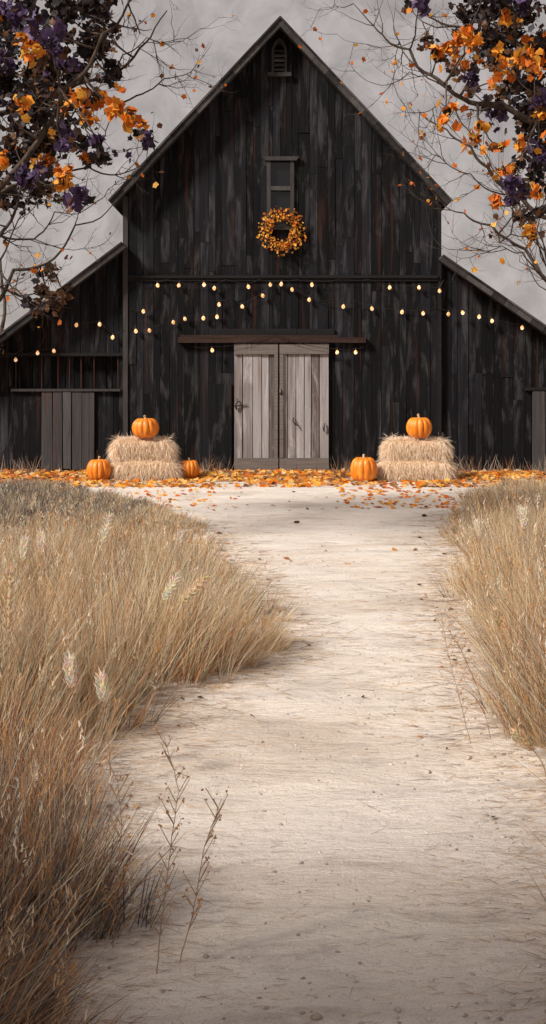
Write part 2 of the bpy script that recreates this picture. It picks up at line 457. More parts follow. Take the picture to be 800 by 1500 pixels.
# trim
mb = MB(); mb.box(WL - .035, WL + .055, YF - .035, YF + .06, 0, 5.05, jit=.003); bp(mb, 'corner_board', M['grey_trim'])
mb = MB(); mb.box(WR - .03, WR + .03, YF - .03, YF + .06, 0, 4.9, jit=.003); bp(mb, 'corner_board', M['black_trim'])
mb = MB(); mb.box(WL + .06, WR - .035, YF - .065, YF - .02, 3.555, 3.605, jit=.003); mb.box(WL + .06, WR - .035, YF - .04, YF - .02, 3.50, 3.553); bp(mb, 'ledge', M['black_trim'])
mb = MB(); mb.box(-5.74, WL - .04, YF + .005, YF + .05, 2.13, 2.19, jit=.003); bp(mb, 'ledge', M['black_trim'])
mb = MB(); mb.box(-4.80, -2.80, YF - .01, YF + .05, 1.485, 1.53, jit=.004); bp(mb, 'ledge', M['grey_trim'])
mb = MB(); mb.box(4.62, 5.74, YF - .01, YF + .05, 1.50, 1.555, jit=.004); bp(mb, 'ledge', M['black_trim'])
mb = MB(); mb.box(WR + .04, 6.0, YF + .02, YF + .05, 2.62, 2.66); 
for px in (22, 60, 84, 101, 118, 137, 172):
    x = (px - 400) / 80
    mb = MB(); mb.box(x - .008, x + .008, YF + .055, YF + .085, 1.53, 2.13, jit=.002); bp(mb, 'slat', M['rust_wood'])
# thin rusty battens on the boards
for px, z0, z1 in ((57, 3.0 - .9, 2.9), (104, .1, .8), (158, .4, 1.45), (127, 2.4, 3.2)):
    pass
# window
wx0, wx1, wz0, wz1 = win
wf = empty('window', (0, 0, 0), None, None); adopt(wf, barn)
mb = MB()
mb.box(wx0 - .04, wx0 + .03, YF - .05, YF + .02, wz0, wz1, jit=.002); mb.box(wx1 - .03, wx1 + .04, YF - .05, YF + .02, wz0, wz1, jit=.002)
mb.box(wx0 + .031, wx1 - .031, YF - .045, YF + .02, 5.16, 5.235, jit=.002)
mb.box(wx0 - .06, wx1 + .06, YF - .06, YF + .02, wz0 - .06, wz0, jit=.002)
bp(mb, 'frame', M['grey_trim'], wf)
mb = MB(); v = [(-.21, YF - .08, 5.775), (.48, YF - .08, 5.775), (.43, YF - .08, 5.702), (-.145, YF - .08, 5.702)]
v += [(p[0], YF - .022, p[2]) for p in v]
mb.add(v, [(3, 2, 1, 0), (4, 5, 6, 7), (0, 1, 5, 4), (1, 2, 6, 5), (2, 3, 7, 6), (3, 0, 4, 7)]); bp(mb, 'head_trim', M['grey_trim'], wf)
mb = MB(); mb.box(wx0 + .0, wx1 - .0, YF + .03, YF + .035, wz0, wz1); bp(mb, 'pane', M['glass_dark'], wf)
# lancet louvre vent
ve = empty('vent', (0, 0, 0), None, None); adopt(ve, barn)
cx = .115
def lancet(hw, zb, zs, zt, n=8):
    pts = [(cx - hw, zb)]
    for i in range(n + 1):
        a = i / n; pts.append((cx - hw * math.cos(a * math.pi / 2) ** .9, zs + (zt - zs) * math.sin(a * math.pi / 2) ** 1.0 * (1 - .12 * math.sin(a * math.pi))))
    for i in range(n, -1, -1):
        a = i / n
        if i < n: pts.append((cx + hw * math.cos(a * math.pi / 2) ** .9, zs + (zt - zs) * math.sin(a * math.pi / 2) * (1 - .12 * math.sin(a * math.pi))))
    pts.append((cx + hw, zb)); return pts
o_ = lancet(.14, 7.31, 7.66, 7.94); i_ = lancet(.095, 7.31, 7.65, 7.86)
mb = MB(); n = len(o_)
v = [(p[0], YF - .07, p[1]) for p in o_] + [(p[0], YF - .07, p[1]) for p in i_] + [(p[0], YF - .022, p[1]) for p in o_] + [(p[0], YF - .022, p[1]) for p in i_]
f = []
for k in range(n - 1):
    f += [(k, k + 1, n + k + 1, n + k), (k, 2 * n + k, 2 * n + k + 1, k + 1), (n + k, n + k + 1, 3 * n + k + 1, 3 * n + k)]
mb.add(v, f); bp(mb, 'frame', M['rake'], ve)
mb = MB(); mb.box(cx - .22, cx + .22, YF - .10, YF - .022, 7.235, 7.305, jit=.002); bp(mb, 'sill', M['rake'], ve)
mb = MB()
for k in range(5):
    z = 7.335 + k * .085; hw = .092 if k < 4 else .082
    mb.add([(cx - hw, YF - .06, z), (cx + hw, YF - .06, z), (cx + hw, YF - .03, z + .05), (cx - hw, YF - .03, z + .05),
            (cx - hw, YF - .06, z + .012), (cx + hw, YF - .06, z + .012), (cx + hw, YF - .03, z + .062), (cx - hw, YF - .03, z + .062)],
           [(0, 1, 5, 4), (4, 5, 6, 7), (3, 2, 1, 0), (0, 4, 7, 3), (1, 2, 6, 5)])
bp(mb, 'louvre', M['rake'], ve)
# door track beams
mb = MB(); mb.box(-1.73, 1.69, YF - .13, YF - .018, 2.37, 2.47, jit=.004); bp(mb, 'door_track', M['red_beam'])
mb = MB(); mb.box(-1.70, 1.2, YF - .10, YF - .018, 2.475, 2.515, jit=.004); bp(mb, 'door_track', M['red_beam'])
mb = MB(); mb.box(-1.12, 1.12, YF - .06, YF - .018, 2.52, 2.63, jit=.004); bp(mb, 'header_board', M['black_trim'])
mb = MB(); mb.box(-1.18, -.76, YF - .045, YF - .02, .03, 1.62, jit=.006); bp(mb, 'patch_board', M['black_wood'])
# double doors
def door(x0, x1, z0, z1, y, mat, rails, nb, jit=.004, rm=None):
    mb = MB(); w_ = (x1 - x0) / nb; x = x0
    ed = [x0] + sorted(x0 + (k + random.uniform(-.16, .16)) * w_ for k in range(1, nb)) + [x1]
    for k in range(nb):
        o = random.uniform(0, .012)
        mb.box(ed[k] + .007, ed[k + 1] - .007, y - o, y + .03, z0 + random.uniform(0, .02), z1 - random.uniform(0, .01), jit=jit)
    o = bp(mb, 'door', mat)
    for a, b in rails:
        mb = MB(); mb.box(x0 + .002, x1 - .002, y - .045, y - .014, a, b, jit=.005)
        r = mb.build('rail', rm or mat); r.parent = o
    return o
d1 = door(-.712, .095, .02, 2.36, YF - .06, M['door_wood'], [(.03, .27), (2.165, 2.35)], 5, rm=M['rail_wood'])
d2 = door(.115, 1.02, .02, 2.36, YF - .06, M['door_wood'], [(.03, .27), (2.165, 2.35)], 6, rm=M['rail_wood'])
mb = MB(); mb.box(.025, .088, YF - .105, YF - .074, .275, 2.16, jit=.004); r = mb.build('stile', M['rail_wood']); r.parent = d1
mb = MB(); mb.box(.122, .19, YF - .105, YF - .074, .275, 2.16, jit=.004); r = mb.build('stile', M['rail_wood']); r.parent = d2
mb = MB(); mb.box(-.72, 1.03, YF - .14, YF - .062, -.01, .028); bp(mb, 'threshold', M['black_trim'])
def handle(par, pts, r=.012):
    mb = MB(); mb.tube(pts, [r] * len(pts), 6); h = mb.build('handle', M['iron'], smooth=True); h.parent = par
def yz(px, py, dy=0): return ((px - 400) / 80.3, YF - .12 + dy, EYE - (py - HZ) / 80.3)
mb = MB(); mb.tube([yz(347, 600, .03), yz(345, 594), yz(348, 588, -.01), yz(347, 584, .03)], [.018, .02, .02, .014], 6); mb.tube([yz(345, 595, .02), yz(362, 593, .03)], [.012, .008], 5); h = mb.build('hinge', M['iron'], d1); 
mb = MB(); mb.tube([yz(475, 632, .03), yz(474, 626), yz(476, 620, .03)], [.012, .02, .012], 6); mb.build('hinge', M['iron'], d2)
handle(d2, [yz(430, 612, .03), yz(429, 616, -.02), yz(433, 622, -.02), yz(437, 623, .03)])
mb = MB(); mb.tube([yz(411, 569, .03), yz(411, 575, -.01), yz(412, 579, .03)], [.02, .022, .012], 6); mb.build('latch', M['iron'], d2)
# lean-to doors
door(-4.25, -3.70, .05, 1.485, YF + .01, M['side_door'], [], 3, .007)
door(-3.69, -3.27, .03, 1.485, YF + .02, M['side_door'], [], 2, .007)
door(4.75, 5.62, .04, 1.48, YF + .01, M['side_door'], [], 4, .007)

# ------------------------------------------------------------------ leaves
C_OR = [(.80, .27, .02), (.86, .36, .035), (.72, .17, .012), (.88, .45, .07), (.60, .14, .012)]
C_PU = [(.07, .036, .11), (.105, .062, .16), (.045, .026, .065), (.15, .10, .21)]
C_DK = [(.016, .012, .014), (.028, .018, .017), (.045, .024, .018), (.012, .010, .014), (.035, .028, .045)]
C_BR = [(.09, .04, .02), (.15, .065, .03), (.055, .027, .018), (.20, .10, .05)]
PAL = {'o': C_OR, 'p': C_PU, 'd': C_DK, 'b': C_BR}
def leaf(mb, p, size, col, nrm=None):
    """a cupped, lobed blade with an irregular outline"""
    n = Vector((random.gauss(0, 1), random.gauss(0, 1), random.gauss(0, 1))) if nrm is None else Vector(nrm)
    if n.length < .1: n = Vector((0, -1, 0))
    n.normalize(); a = n.orthogonal().normalized(); b = n.cross(a); th = random.uniform(0, 6.28)
    a, b = a * math.cos(th) + b * math.sin(th), b * math.cos(th) - a * math.sin(th)
    k = 10; vs = [Vector(p) - a * size * .12]; cup = random.uniform(-.22, .22); tw = random.uniform(-.2, .2)
    prof = (.72, .50, .64, .46, .50, .30, .50, .46, .64, .50)
    for i in range(k):
        an = 2 * math.pi * i / k; r = size * prof[i] * random.uniform(.82, 1.15) * .92
        ca, sa = math.cos(an), math.sin(an)
        vs.append(Vector(p) + a * ca * r + b * sa * r * .9 + n * (cup * (r / size) ** 2 * 2 + tw * sa * ca * .5) * size)
    f = random.uniform(.8, 1.15)
    mb.add(vs, [(0, i + 1, (i + 1) % k + 1) for i in range(k)], 0, tuple(c * f for c in col))

# wreath
wr = empty('wreath', (P(412, 338, 19.88)[0], 19.88, P(412, 338, 19.88)[2]), 'orange autumn leaf wreath hanging below the gable window of the barn', 'wreath')
mb = MB()
for s in range(9):
    pts = []; r0 = random.uniform(.22, .30); ph = random.uniform(0, 6.28)
    for k in range(41):
        a = 2 * math.pi * k / 40
        rr = r0 + .03 * math.sin(a * 5 + ph); pts.append((rr * math.cos(a), .03 * math.cos(a * 5 + ph), rr * math.sin(a)))
    mb.tube(pts, [.008] * 41, 5)
ring = mb
mb = MB()
for k in range(470):
    a = random.uniform(0, 2 * math.pi); r = .28 + random.gauss(0, .058)
    if random.random() < .15: r = random.uniform(.34, .46)
    r = max(r, .17)
    leaf(mb, (r * math.cos(a), random.uniform(-.09, .01), r * math.sin(a)), random.uniform(.025, .058),
         random.choice(C_OR + [(.9, .5, .06), (.35, .12, .02)]), (random.gauss(0, .6), -1, random.gauss(0, .6)))
mb.build('leaves', M['leaf'], wr)
mb = ring
for k in range(46):
    a = random.uniform(0, 2 * math.pi); r0 = random.uniform(.28, .33); r1 = r0 + random.uniform(.06, .14)
    a1 = a + random.uniform(-.3, .3)
    mb.tube([(r0 * math.cos(a), -.03, r0 * math.sin(a)), (r1 * math.cos(a1), -.05, r1 * math.sin(a1))], [.004, .002], 4)
mb.build('vine_ring', M['vine'], wr, True)

# ------------------------------------------------------------------ string lights
def lights(pts_px, bulbs_px, label, nails, Y=19.90):
    """wire drawn through sockets above each bulb; nails are the fixed ends"""
    root = empty('string_lights', tuple(P(*nails[0], Y)), label, 'string lights', 'strings of warm bulbs on the barn')
    allp = sorted(nails + [(x, y - 5) for x, y in bulbs_px], key=lambda q: q[0])
    mb = MB(); o = Vector(root.location)
    path = []
    for (x0, y0), (x1, y1) in zip(allp, allp[1:]):
        sag = min(5, abs(x1 - x0) * .06)
        for k in range(6):
            t_ = k / 6; path.append(P(x0 + (x1 - x0) * t_, y0 + (y1 - y0) * t_ + sag * 4 * t_ * (1 - t_), Y) - o)
    path.append(P(*allp[-1], Y) - o)
    mb.tube(path, [.005] * len(path), 4)
    for nx0 in nails:
        q = P(*nx0, Y) - o; mb.tube([q, q + Vector((0, .07, 0))], [.006, .006], 4)
    mb.build('wire', M['wire'], root)
    for x, y in bulbs_px:
        c = P(x, y, Y) - o
        mb = MB(); prof = [(r_ * .86, z_ * .86) for r_, z_ in [(.012, .046), (.022, .035), (.036, .010), (.038, -.008), (.030, -.030), (.014, -.043), (.002, -.047)]]
        vs = []; n = 10
        for r, z in prof:
            for k in range(n): vs.append(Vector((r * math.cos(k * 2 * math.pi / n), r * math.sin(k * 2 * math.pi / n), z)))
        fs = [(i * n + k, i * n + (k + 1) % n, (i + 1) * n + (k + 1) % n, (i + 1) * n + k) for i in range(len(prof) - 1) for k in range(n)]
        mb.add(vs, fs); b = mb.build('bulb', M['bulb'], root, True); b.location = c; b.rotation_euler = (random.uniform(-.2, .2), random.uniform(-.3, .3), random.uniform(0, 6))
        mb = MB(); mb.tube([(0, 0, .040), (0, 0, .078)], [.017, .014], 8); s = mb.build('socket', M['wire'], b)
lights(None, [(210, 456), (231, 418), (262, 418), (299, 417), (314, 422), (364, 420), (396, 417), (412, 416), (457, 417), (571, 421), (614, 421), (644, 426)],
       'topmost string of warm bulbs just under the ledge across the main barn front', [(190, 452), (245, 409), (330, 409), (380, 409), (435, 409), (500, 408), (540, 409), (650, 410)])
lights(None, [(199, 485), (219, 484), (254, 472), (271, 467), (298, 466), (318, 464), (321, 446), (355, 449), (385, 433)],
       'string of warm bulbs rising from the grey corner board towards the barn centre', [(191, 480), (338, 436), (404, 411)], 19.91)
lights(None, [(428, 424), (453, 439), (503, 449), (545, 452), (589, 457), (620, 459), (657, 460), (678, 458), (702, 464), (721, 470), (765, 480)],
       'long string of warm bulbs sloping down to the right wing of the barn', [(420, 411), (520, 441), (640, 449), (820, 486)], 19.92)
lights(None, [(23, 527), (55, 517), (79, 514), (112, 476), (146, 475), (165, 494)],
       'string of warm bulbs along the left wing of the barn above the slatted opening', [(-10, 520), (96, 478), (182, 484)], 19.96)
lights(None, [(311, 513), (494, 516), (521, 516)],
       'low string of three warm bulbs looped under the red door track', [(285, 508), (400, 489), (533, 508)], 19.84)

# ------------------------------------------------------------------ hay bales
def bale(px, w_, dep, z0, h, yfront, label, rz=0, seed=1):
    r = np.random.default_rng(seed); random.seed(seed)
    x = (px - 400) * yfront / F; yc = yfront + dep / 2
    root = empty('hay_bale', (x, yc, z0), label, 'hay bale', 'hay bales stacked in front of the barn', rz)
    mb = MB(); nx_, ny_, nz_ = 22, 10, 8; grid = {}
    hw, hd = w_ / 2, dep / 2
    def pt(a, b, c):
        p = Vector((a * hw, b * hd, (c + 1) / 2 * h))
        q = Vector((a, b, c)); e = 3.4
        L = (abs(a) ** e + abs(b) ** e + abs(c) ** e) ** (1 / e)
        q = q / L * max(abs(a), abs(b), abs(c)) if L > 0 else q
        p = Vector((q.x * hw, q.y * hd, (q.z + 1) / 2 * h))
        nn = mnoise.noise(Vector((p.x * 9 + seed, p.y * 9, p.z * 9))) * .018
        return p + Vector((a, b, c)).normalized() * nn
    faces = []
    for ax, (nu, nv) in (((0, 1, 2), (nx_, nz_)), ((0, 2, 1), (nx_, ny_)), ((1, 0, 2), (ny_, nz_))):
        for s in (-1, 1):
            base = []
            for i in range(nu + 1):
                for j in range(nv + 1):
                    u = -1 + 2 * i / nu; v_ = -1 + 2 * j / nv
                    if ax == (0, 1, 2): q = (u, s, v_)
                    elif ax == (0, 2, 1): q = (u, v_, s)
                    else: q = (s, u, v_)
                    base.append(pt(*q))
            mb.add(base, [(i * (nv + 1) + j, (i + 1) * (nv + 1) + j, (i + 1) * (nv + 1) + j + 1, i * (nv + 1) + j + 1) for i in range(nu) for j in range(nv)])
    mb.build('packed_core', M['straw_core'], root)
    # straws
    N = 9000; face = r.choice(5, N, p=[.46, .22, .11, .11, .10])
    u = r.uniform(-1, 1, N); v_ = r.uniform(-1, 1, N)
    p0 = np.zeros((N, 3)); nr = np.zeros((N, 3))
    for k in range(N):
        a, b = u[k] * .97, v_[k] * .95
        q = [(a, -1, b), (a, b, 1), (-1, a, b), (1, a, b), (a, 1, b)][face[k]]
        p0[k] = pt(*q); nr[k] = [(0, -1, 0), (0, 0, 1), (-1, 0, 0), (1, 0, 0), (0, 1, 0)][face[k]]
    dirn = nr * r.uniform(.2, 1.1, (N, 1)) + r.normal(0, .5, (N, 3)) + np.array([0, 0, -.75]) * (face != 1)[:, None]
    # wild ones on the edges
    wild = (np.abs(u) > .88) | (np.abs(v_) > .9)
    dirn[wild] += np.sign(p0[wild]) * np.array([.6, .3, 0]) * r.uniform(0, 1, (wild.sum(), 1))
    dirn /= np.linalg.norm(dirn, axis=1, keepdims=True)
    L = r.uniform(.05, .13, N) * np.where(wild, r.uniform(.9, 2.3, N), 1)
    pal = np.array([(.96, .82, .65), (.95, .78, .60), (.96, .90, .78), (.84, .61, .43), (.95, .82, .66), (.62, .40, .25)])
    ribbons('tmp', p0 - nr * .01, dirn, L, r.uniform(.004, .008, N), pal[r.choice(6, N, p=[.25, .2, .2, .15, .15, .05])], M['straw'], droop=.7, seg=3, r=r, parent=root, oname='loose_straw')
    return root

def ribbons(name, p0, dirn, L, wd, tint, mat, droop=.3, seg=4, r=rng, parent=None, oname=None, bendvec=None, taper=.25, face_n=None):
    N = len(p0); t_ = np.linspace(0, 1, seg + 1)[None, :, None]
    L = L[:, None, None]; wd = wd[:, None, None]
    bend = np.zeros((N, 3)); bend[:, 2] = -droop
    bend += r.normal(0, .12, (N, 3))
    if bendvec is not None: bend += bendvec
    ctr = p0[:, None, :] + dirn[:, None, :] * L * t_ + bend[:, None, :] * L * t_ ** 2 * .6
    side = np.cross(dirn, r.normal(0, 1, (N, 3))) if face_n is None else np.cross(dirn, face_n + r.normal(0, .5, (N, 3)))
    side /= np.linalg.norm(side, axis=1, keepdims=True) + 1e-9
    ww = wd * (1 - (1 - taper) * t_ ** 1.5) * .5
    A = ctr - side[:, None, :] * ww; B = ctr + side[:, None, :] * ww
    V = np.stack([A, B], 2).reshape(-1, 3)
    base = (np.arange(N) * (seg + 1) * 2)[:, None] + (np.arange(seg) * 2)[None, :]
    base = base.ravel(); Fq = np.stack([base, base + 1, base + 3, base + 2], 1)
    T = np.repeat(tint, (seg + 1) * 2, axis=0)
    return np_mesh(oname or name, V, Fq, mat, T, parent)

bale(212, 1.17, .54, .0, .355, 18.24, 'lower hay bale of the stack left of the barn doors', 0, 1)
bale(208, 1.06, .46, .375, .325, 18.36, 'upper hay bale under a pumpkin, left of the barn doors', .02, 2)
bale(612, 1.28, .56, .0, .36, 18.18, 'wide lower hay bale of the stack right of the barn doors', 0, 3)
bale(612, 1.12, .46, .38, .32, 18.30, 'upper hay bale under a pumpkin, right of the barn doors', -.02, 4)

# ------------------------------------------------------------------ pumpkins
def pumpkin(px, wpx, hpx, d, z0, label, seed, tilt=0):
    random.seed(seed)
    R_ = wpx * d / F / 2; H = hpx * d / F
    x = (px - 400) * d / F
    root = empty('pumpkin', (x, d + .0, z0), label, 'pumpkin', 'orange pumpkins set around the hay bales', random.uniform(0, 6))
    nl = random.choice((11, 12, 13)); nu = nl * 8; nv = 26
    ph = [random.uniform(-.08, .08) for _ in range(nl)]; amp = [random.uniform(.9, 1.05) for _ in range(nl)]
    mb = MB(); vs = []
    for j in range(nv + 1):
        v_ = j / nv; th = math.pi * v_
        for i in range(nu):
            a = 2 * math.pi * i / nu
            li = a / (2 * math.pi) * nl; k = int(li) % nl; fr = li - int(li)
            lobe = abs(math.sin(math.pi * fr)) ** .55
            st = math.sin(th) ** .82 if 0 < j < nv else 0
            rr = R_ * st * (.865 + .135 * lobe * (amp[k]))
            z = H / 2 - H / 2 * math.cos(th) * (-1)
            zz = H * .5 * (1 + math.cos(th)) 
            # dimples at both poles
            dip = math.exp(-(st / .38) ** 2)
            zz -= dip * H * .15 if th < 1.57 else -dip * H * .05
            zz += H * .03 * lobe * math.cos(th) * math.sin(th) ** .5 if 0 < j < nv else 0
            vs.append((rr * math.cos(a), rr * math.sin(a), zz))
    fs = [(j * nu + i, (j + 1) * nu + i, (j + 1) * nu + (i + 1) % nu, j * nu + (i + 1) % nu) for j in range(nv) for i in range(nu)]
    mb.add(vs, fs); b = mb.build('shell', M['pumpkin'], root, True); 
    mb = MB(); s = R_ / .25; top = H * .84; ln = random.uniform(.085, .11) * s; bx = random.uniform(-.03, .03)
    mb.tube([(0, 0, top), (0, 0, top + .03 * s), (bx, 0, top + ln * .6), (bx * 2.2, .01, top + ln), (bx * 2.4, .01, top + ln * 1.02)],
            [.062 * s, .032 * s, .022 * s, .024 * s, .015 * s], 7)
    mb.build('stem', M['stem'], root, False)
    root.rotation_euler = (tilt, 0, root.rotation_euler[2])
pumpkin(213, 40, 31.5, 18.5, .70, 'pumpkin resting on top of the left hay bale stack', 11)
pumpkin(145, 37, 34, 18.28, -.005, 'pumpkin on the ground at the far left of the left bales', 12)
pumpkin(277, 31, 30, 18.62, -.005, 'pumpkin on the ground tucked behind the right end of the left bales', 13)
pumpkin(614, 38.5, 33, 18.45, .70, 'pumpkin resting on top of the right hay bale stack', 14)
pumpkin(533, 40, 39, 18.15, -.01, 'large pumpkin on the ground left of the right hay bales', 15)

# ------------------------------------------------------------------ leaf litter
random.seed(21)
mb = MB()
for k in range(9500):
    x = random.uniform(-6, 6); u = random.random()
    y = 19.9 - 2.75 * u ** 1.25
    pr = 1.0
    if y < 18.3: pr = .75 if (mnoise.noise(Vector((x * .9, y * 1.6, 0))) > -.15) else .15
    if random.random() > pr: continue
    if abs(x - .15) > 3.5 and y < 18.2 and random.random() < .5: continue
    pt_ = mnoise.noise(Vector((x * 1.1, y * 2.2, 7)))
    if pt_ < -.18 and random.random() < .6: continue
    col = random.choice(C_OR + [(.9, .55, .18), (.86, .62, .34), (.62, .30, .10), (.42, .17, .05)] + ([(.30, .13, .05), (.45, .22, .09), (.55, .38, .22), (.22, .10, .05)] if pt_ < .1 else [(.88, .42, .06)]))
    leaf(mb, (x, y, gz(x, y) + random.uniform(.012, .05 if y > 18.6 else .03)), random.uniform(.06, .13), col, (random.gauss(0, .35), random.gauss(0, .4) - .25, 1))
tag(mb.build('leaf_litter', M['leaf']), 'orange and yellow fallen leaves drifted along the foot of the barn', 'fallen leaves', kind='stuff')
mb = MB()
for k in range(230):
    y = random.uniform(2.9, 17.2); lo, hi = float(EL(y)), float(ER(y))
    x = random.uniform(lo - .3, hi + .3)
    if y < 14 and lo + .35 < x < hi - .35 and random.random() < .8: continue
    col = random.choice(C_BR + [(.62, .30, .10), (.55, .20, .05), (.7, .45, .25)])
    if y < 5 and random.random() < .7: continue
    s = random.uniform(.015, .035) if y < 9 else random.uniform(.03, .08)
    leaf(mb, (x, y, gz(x, y) + .014), s, col, (random.gauss(0, .3), random.gauss(0, .3) - .2, 1))
for k in range(260):
    y = random.uniform(14.3, 17.3); x = random.uniform(1.0, 2.6) if k % 3 else random.uniform(-2.5, -.5)
    leaf(mb, (x, y, gz(x, y) + .014), random.uniform(.05, .1), random.choice(C_OR), (random.gauss(0, .3), random.gauss(0, .3) - .2, 1))
tag(mb.build('scattered_leaves', M['leaf']), 'small dry leaves scattered over the pale sandy drive', 'fallen leaves', kind='stuff')

# pebbles
random.seed(90); mb = MB()
for k in range(1500):
    y = 2.6 + 11 * random.random() ** 1.7; lo, hi = float(EL(y)), float(ER(y)); x = random.uniform(lo - .1, hi + .1)
    if mnoise.noise(Vector((x * 1.7, y * 1.3, 33))) < .0 and random.random() < .7: continue
    s_ = random.uniform(.003, .009) * (1 + (random.random() < .06)); rz_ = random.uniform(0, 3.14); sx, sy, sz = s_ * random.uniform(.8, 1.6), s_ * random.uniform(.7, 1.1), s_ * random.uniform(.4, .7)
    z = gz(x, y) + .005 + sz * .3; vs = []
    for i in range(3):
        for j in range(6):
            a_ = j * math.pi / 3 + i * .4; rr = (.75, 1.0, .55)[i] * random.uniform(.85, 1.1)
            q = (math.cos(a_) * rr * sx, math.sin(a_) * rr * sy); vs.append((x + q[0] * math.cos(rz_) - q[1] * math.sin(rz_), y + q[0] * math.sin(rz_) + q[1] * math.cos(rz_), z + (-.6, 0, .7)[i] * sz))
    g_ = random.choice([(.45, .40, .36), (.30, .26, .24), (.60, .54, .48), (.38, .30, .24)])
    mb.add(vs, [(i * 6 + j, i * 6 + (j + 1) % 6, (i + 1) * 6 + (j + 1) % 6, (i + 1) * 6 + j) for i in range(2) for j in range(6)] + [(12, 13, 14, 15, 16, 17)], 0, g_)
t = NT('stone'); M['stone'] = t.set(t.attr('tint'), .85, .2)
tag(mb.build('pebbles', M['stone'], smooth=True), 'small pebbles scattered over the pale sandy drive', 'pebbles', kind='stuff')

# straw litter along the path
r = np.random.default_rng(5); N = 12000
y = r.uniform(2.6, 15, N) ; y = 2.6 + (y - 2.6) * r.uniform(.2, 1, N)
lo, hi = EL(y), ER(y); s = r.random(N) < .6
off = np.abs(r.normal(0, .28, N)) - .12
x = np.where(s, lo + off, hi - off)
u = r.random(N) < .05; x = np.where(u, lo + (hi - lo) * r.random(N), x)
p0 = np.stack([x, y, np.array([gz(a, b) for a, b in zip(x, y)]) + .010], 1)
an = r.normal(0, .5, N) + np.where(s, 0, math.pi)
dirn = np.stack([np.cos(an), np.sin(an) * .8, r.normal(.03, .05, N)], 1)
pal = np.array([(.66, .48, .30), (.46, .30, .18), (.34, .22, .15), (.84, .70, .52), (.25, .19, .17)])
ribbons('straw_litter', p0, dirn, r.uniform(.03, .15, N) * np.clip(y / 6, .6, 1.3), r.uniform(.0014, .0030, N) * np.clip(y / 5, .8, 2), pal[r.integers(0, 5, N)], M['grass'], droop=.02, seg=4, r=r,
        face_n=np.array([0, 0, 1.0]), bendvec=r.normal(0, .25, (N, 3)) * np.array([1, 1, .05]))
tag(bpy.data.objects['straw_litter'], 'dry stems and straw lying flat along the edges of the drive', 'straw litter', kind='stuff')

# ------------------------------------------------------------------ tall dry grass
TAN = np.array([(.92, .70, .46), (.95, .80, .58), (.88, .62, .36), (.96, .87, .70), (.88, .70, .48)])
RUS = np.array([(.56, .26, .12), (.72, .38, .18), (.42, .19, .09), (.82, .50, .26), (.26, .13, .075)])
OLV = np.array([(.34, .32, .22), (.44, .41, .29), (.27, .26, .19), (.50, .45, .32)])
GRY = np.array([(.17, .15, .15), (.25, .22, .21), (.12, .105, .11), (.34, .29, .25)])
def grass(name, label, cands, hfun, mixfun, lean, seed, blades, wmul=1.0, kind='stuff'):
    r = np.random.default_rng(seed)
    P0, D, L, W, T = [], [], [], [], []
    for (tx, ty) in cands:
        h = hfun(tx, ty)
        if h <= .03: continue
        nb = int(r.integers(int(blades * .6), int(blades * 1.4)))
        rad = .035 + .05 * h
        a = r.uniform(0, 2 * np.pi, nb); q = np.sqrt(r.random(nb)) * rad
        bx, by = tx + q * np.cos(a), ty + q * np.sin(a)
        th_ = r.uniform(.7, 1.08); hh = h * th_ * np.where(r.random(nb) < .35, r.uniform(.18, .6, nb), r.uniform(.6, 1.05, nb))
        tl = r.normal(0, .13, 2)
        lx, ly = lean(tx, ty)
        dx = np.cos(a) * q / rad * .22 + lx + tl[0] + r.normal(0, .13, nb); dy = np.sin(a) * q / rad * .22 + ly + tl[1] + r.normal(0, .13, nb)
        d_ = np.stack([dx, dy, np.ones(nb)], 1); d_ /= np.linalg.norm(d_, axis=1, keepdims=True)
        z = gz(tx, ty) - .01
        P0.append(np.stack([bx, by, np.full(nb, z)], 1)); D.append(d_); L.append(hh)
        W.append(r.uniform(.0026, .0056, nb) * wmul * (1 + max(0, ty - 7) * .10))
        pw = mixfun(tx, ty, r) * r.gamma(1.6, 1, 4) + 1e-4; pw = pw / pw.sum(); bright = r.uniform(.75, 1.12)
        ch = r.choice(4, nb, p=pw)
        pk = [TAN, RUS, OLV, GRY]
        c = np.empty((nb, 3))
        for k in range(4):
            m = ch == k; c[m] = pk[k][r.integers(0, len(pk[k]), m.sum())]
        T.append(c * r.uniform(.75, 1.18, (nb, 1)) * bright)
    P0 = np.concatenate(P0); D = np.concatenate(D); L = np.concatenate(L); W = np.concatenate(W); T = np.concatenate(T)
    if 'tall' in name and True:
        # culms: a few long wisps per patch, each ending in a loose panicle
        k = r.choice(len(P0), 1300, replace=False); hh = L[k] * r.uniform(1.0, 1.22, len(k)); dd = D[k] * np.array([.7, .7, 1]) ; 
        tips = P0[k] + dd * hh[:, None]; m = 9; q = np.repeat(tips, m, 0) + r.normal(0, 1, (len(k) * m, 3)) * np.array([.008, .008, .035])
        qd = r.normal(0, .3, (len(k) * m, 3)) + np.array([0, 0, 1.0]); qd /= np.linalg.norm(qd, axis=1, keepdims=True)
        pc = np.array([(.88, .74, .56), (.75, .48, .26), (.66, .34, .14), (.90, .82, .70)])[np.repeat(r.integers(0, 4, len(k)), m)]
        W = np.concatenate([W, np.full(len(k), .003), np.repeat(np.clip(.0030 + .0006 * P0[k][:, 1], .003, .009), m)]); L = np.concatenate([L, hh, r.uniform(.015, .035, len(q))])
        T = np.concatenate([T, np.tile([.74, .55, .37], (len(k), 1)), pc]); P0 = np.concatenate([P0, P0[k], q]); D = np.concatenate([D, dd, qd])
    o = ribbons(name, P0, D, L, W, np.clip(T, 0, .9), M['grass'], droop=.06, seg=5, r=r, bendvec=np.stack([D[:, 0] * .5, D[:, 1] * .5, D[:, 2] * 0], 1), taper=.12)
    print(name, len(P0), 'blades')
    return tag(o, label, 'dry grass', kind=kind)

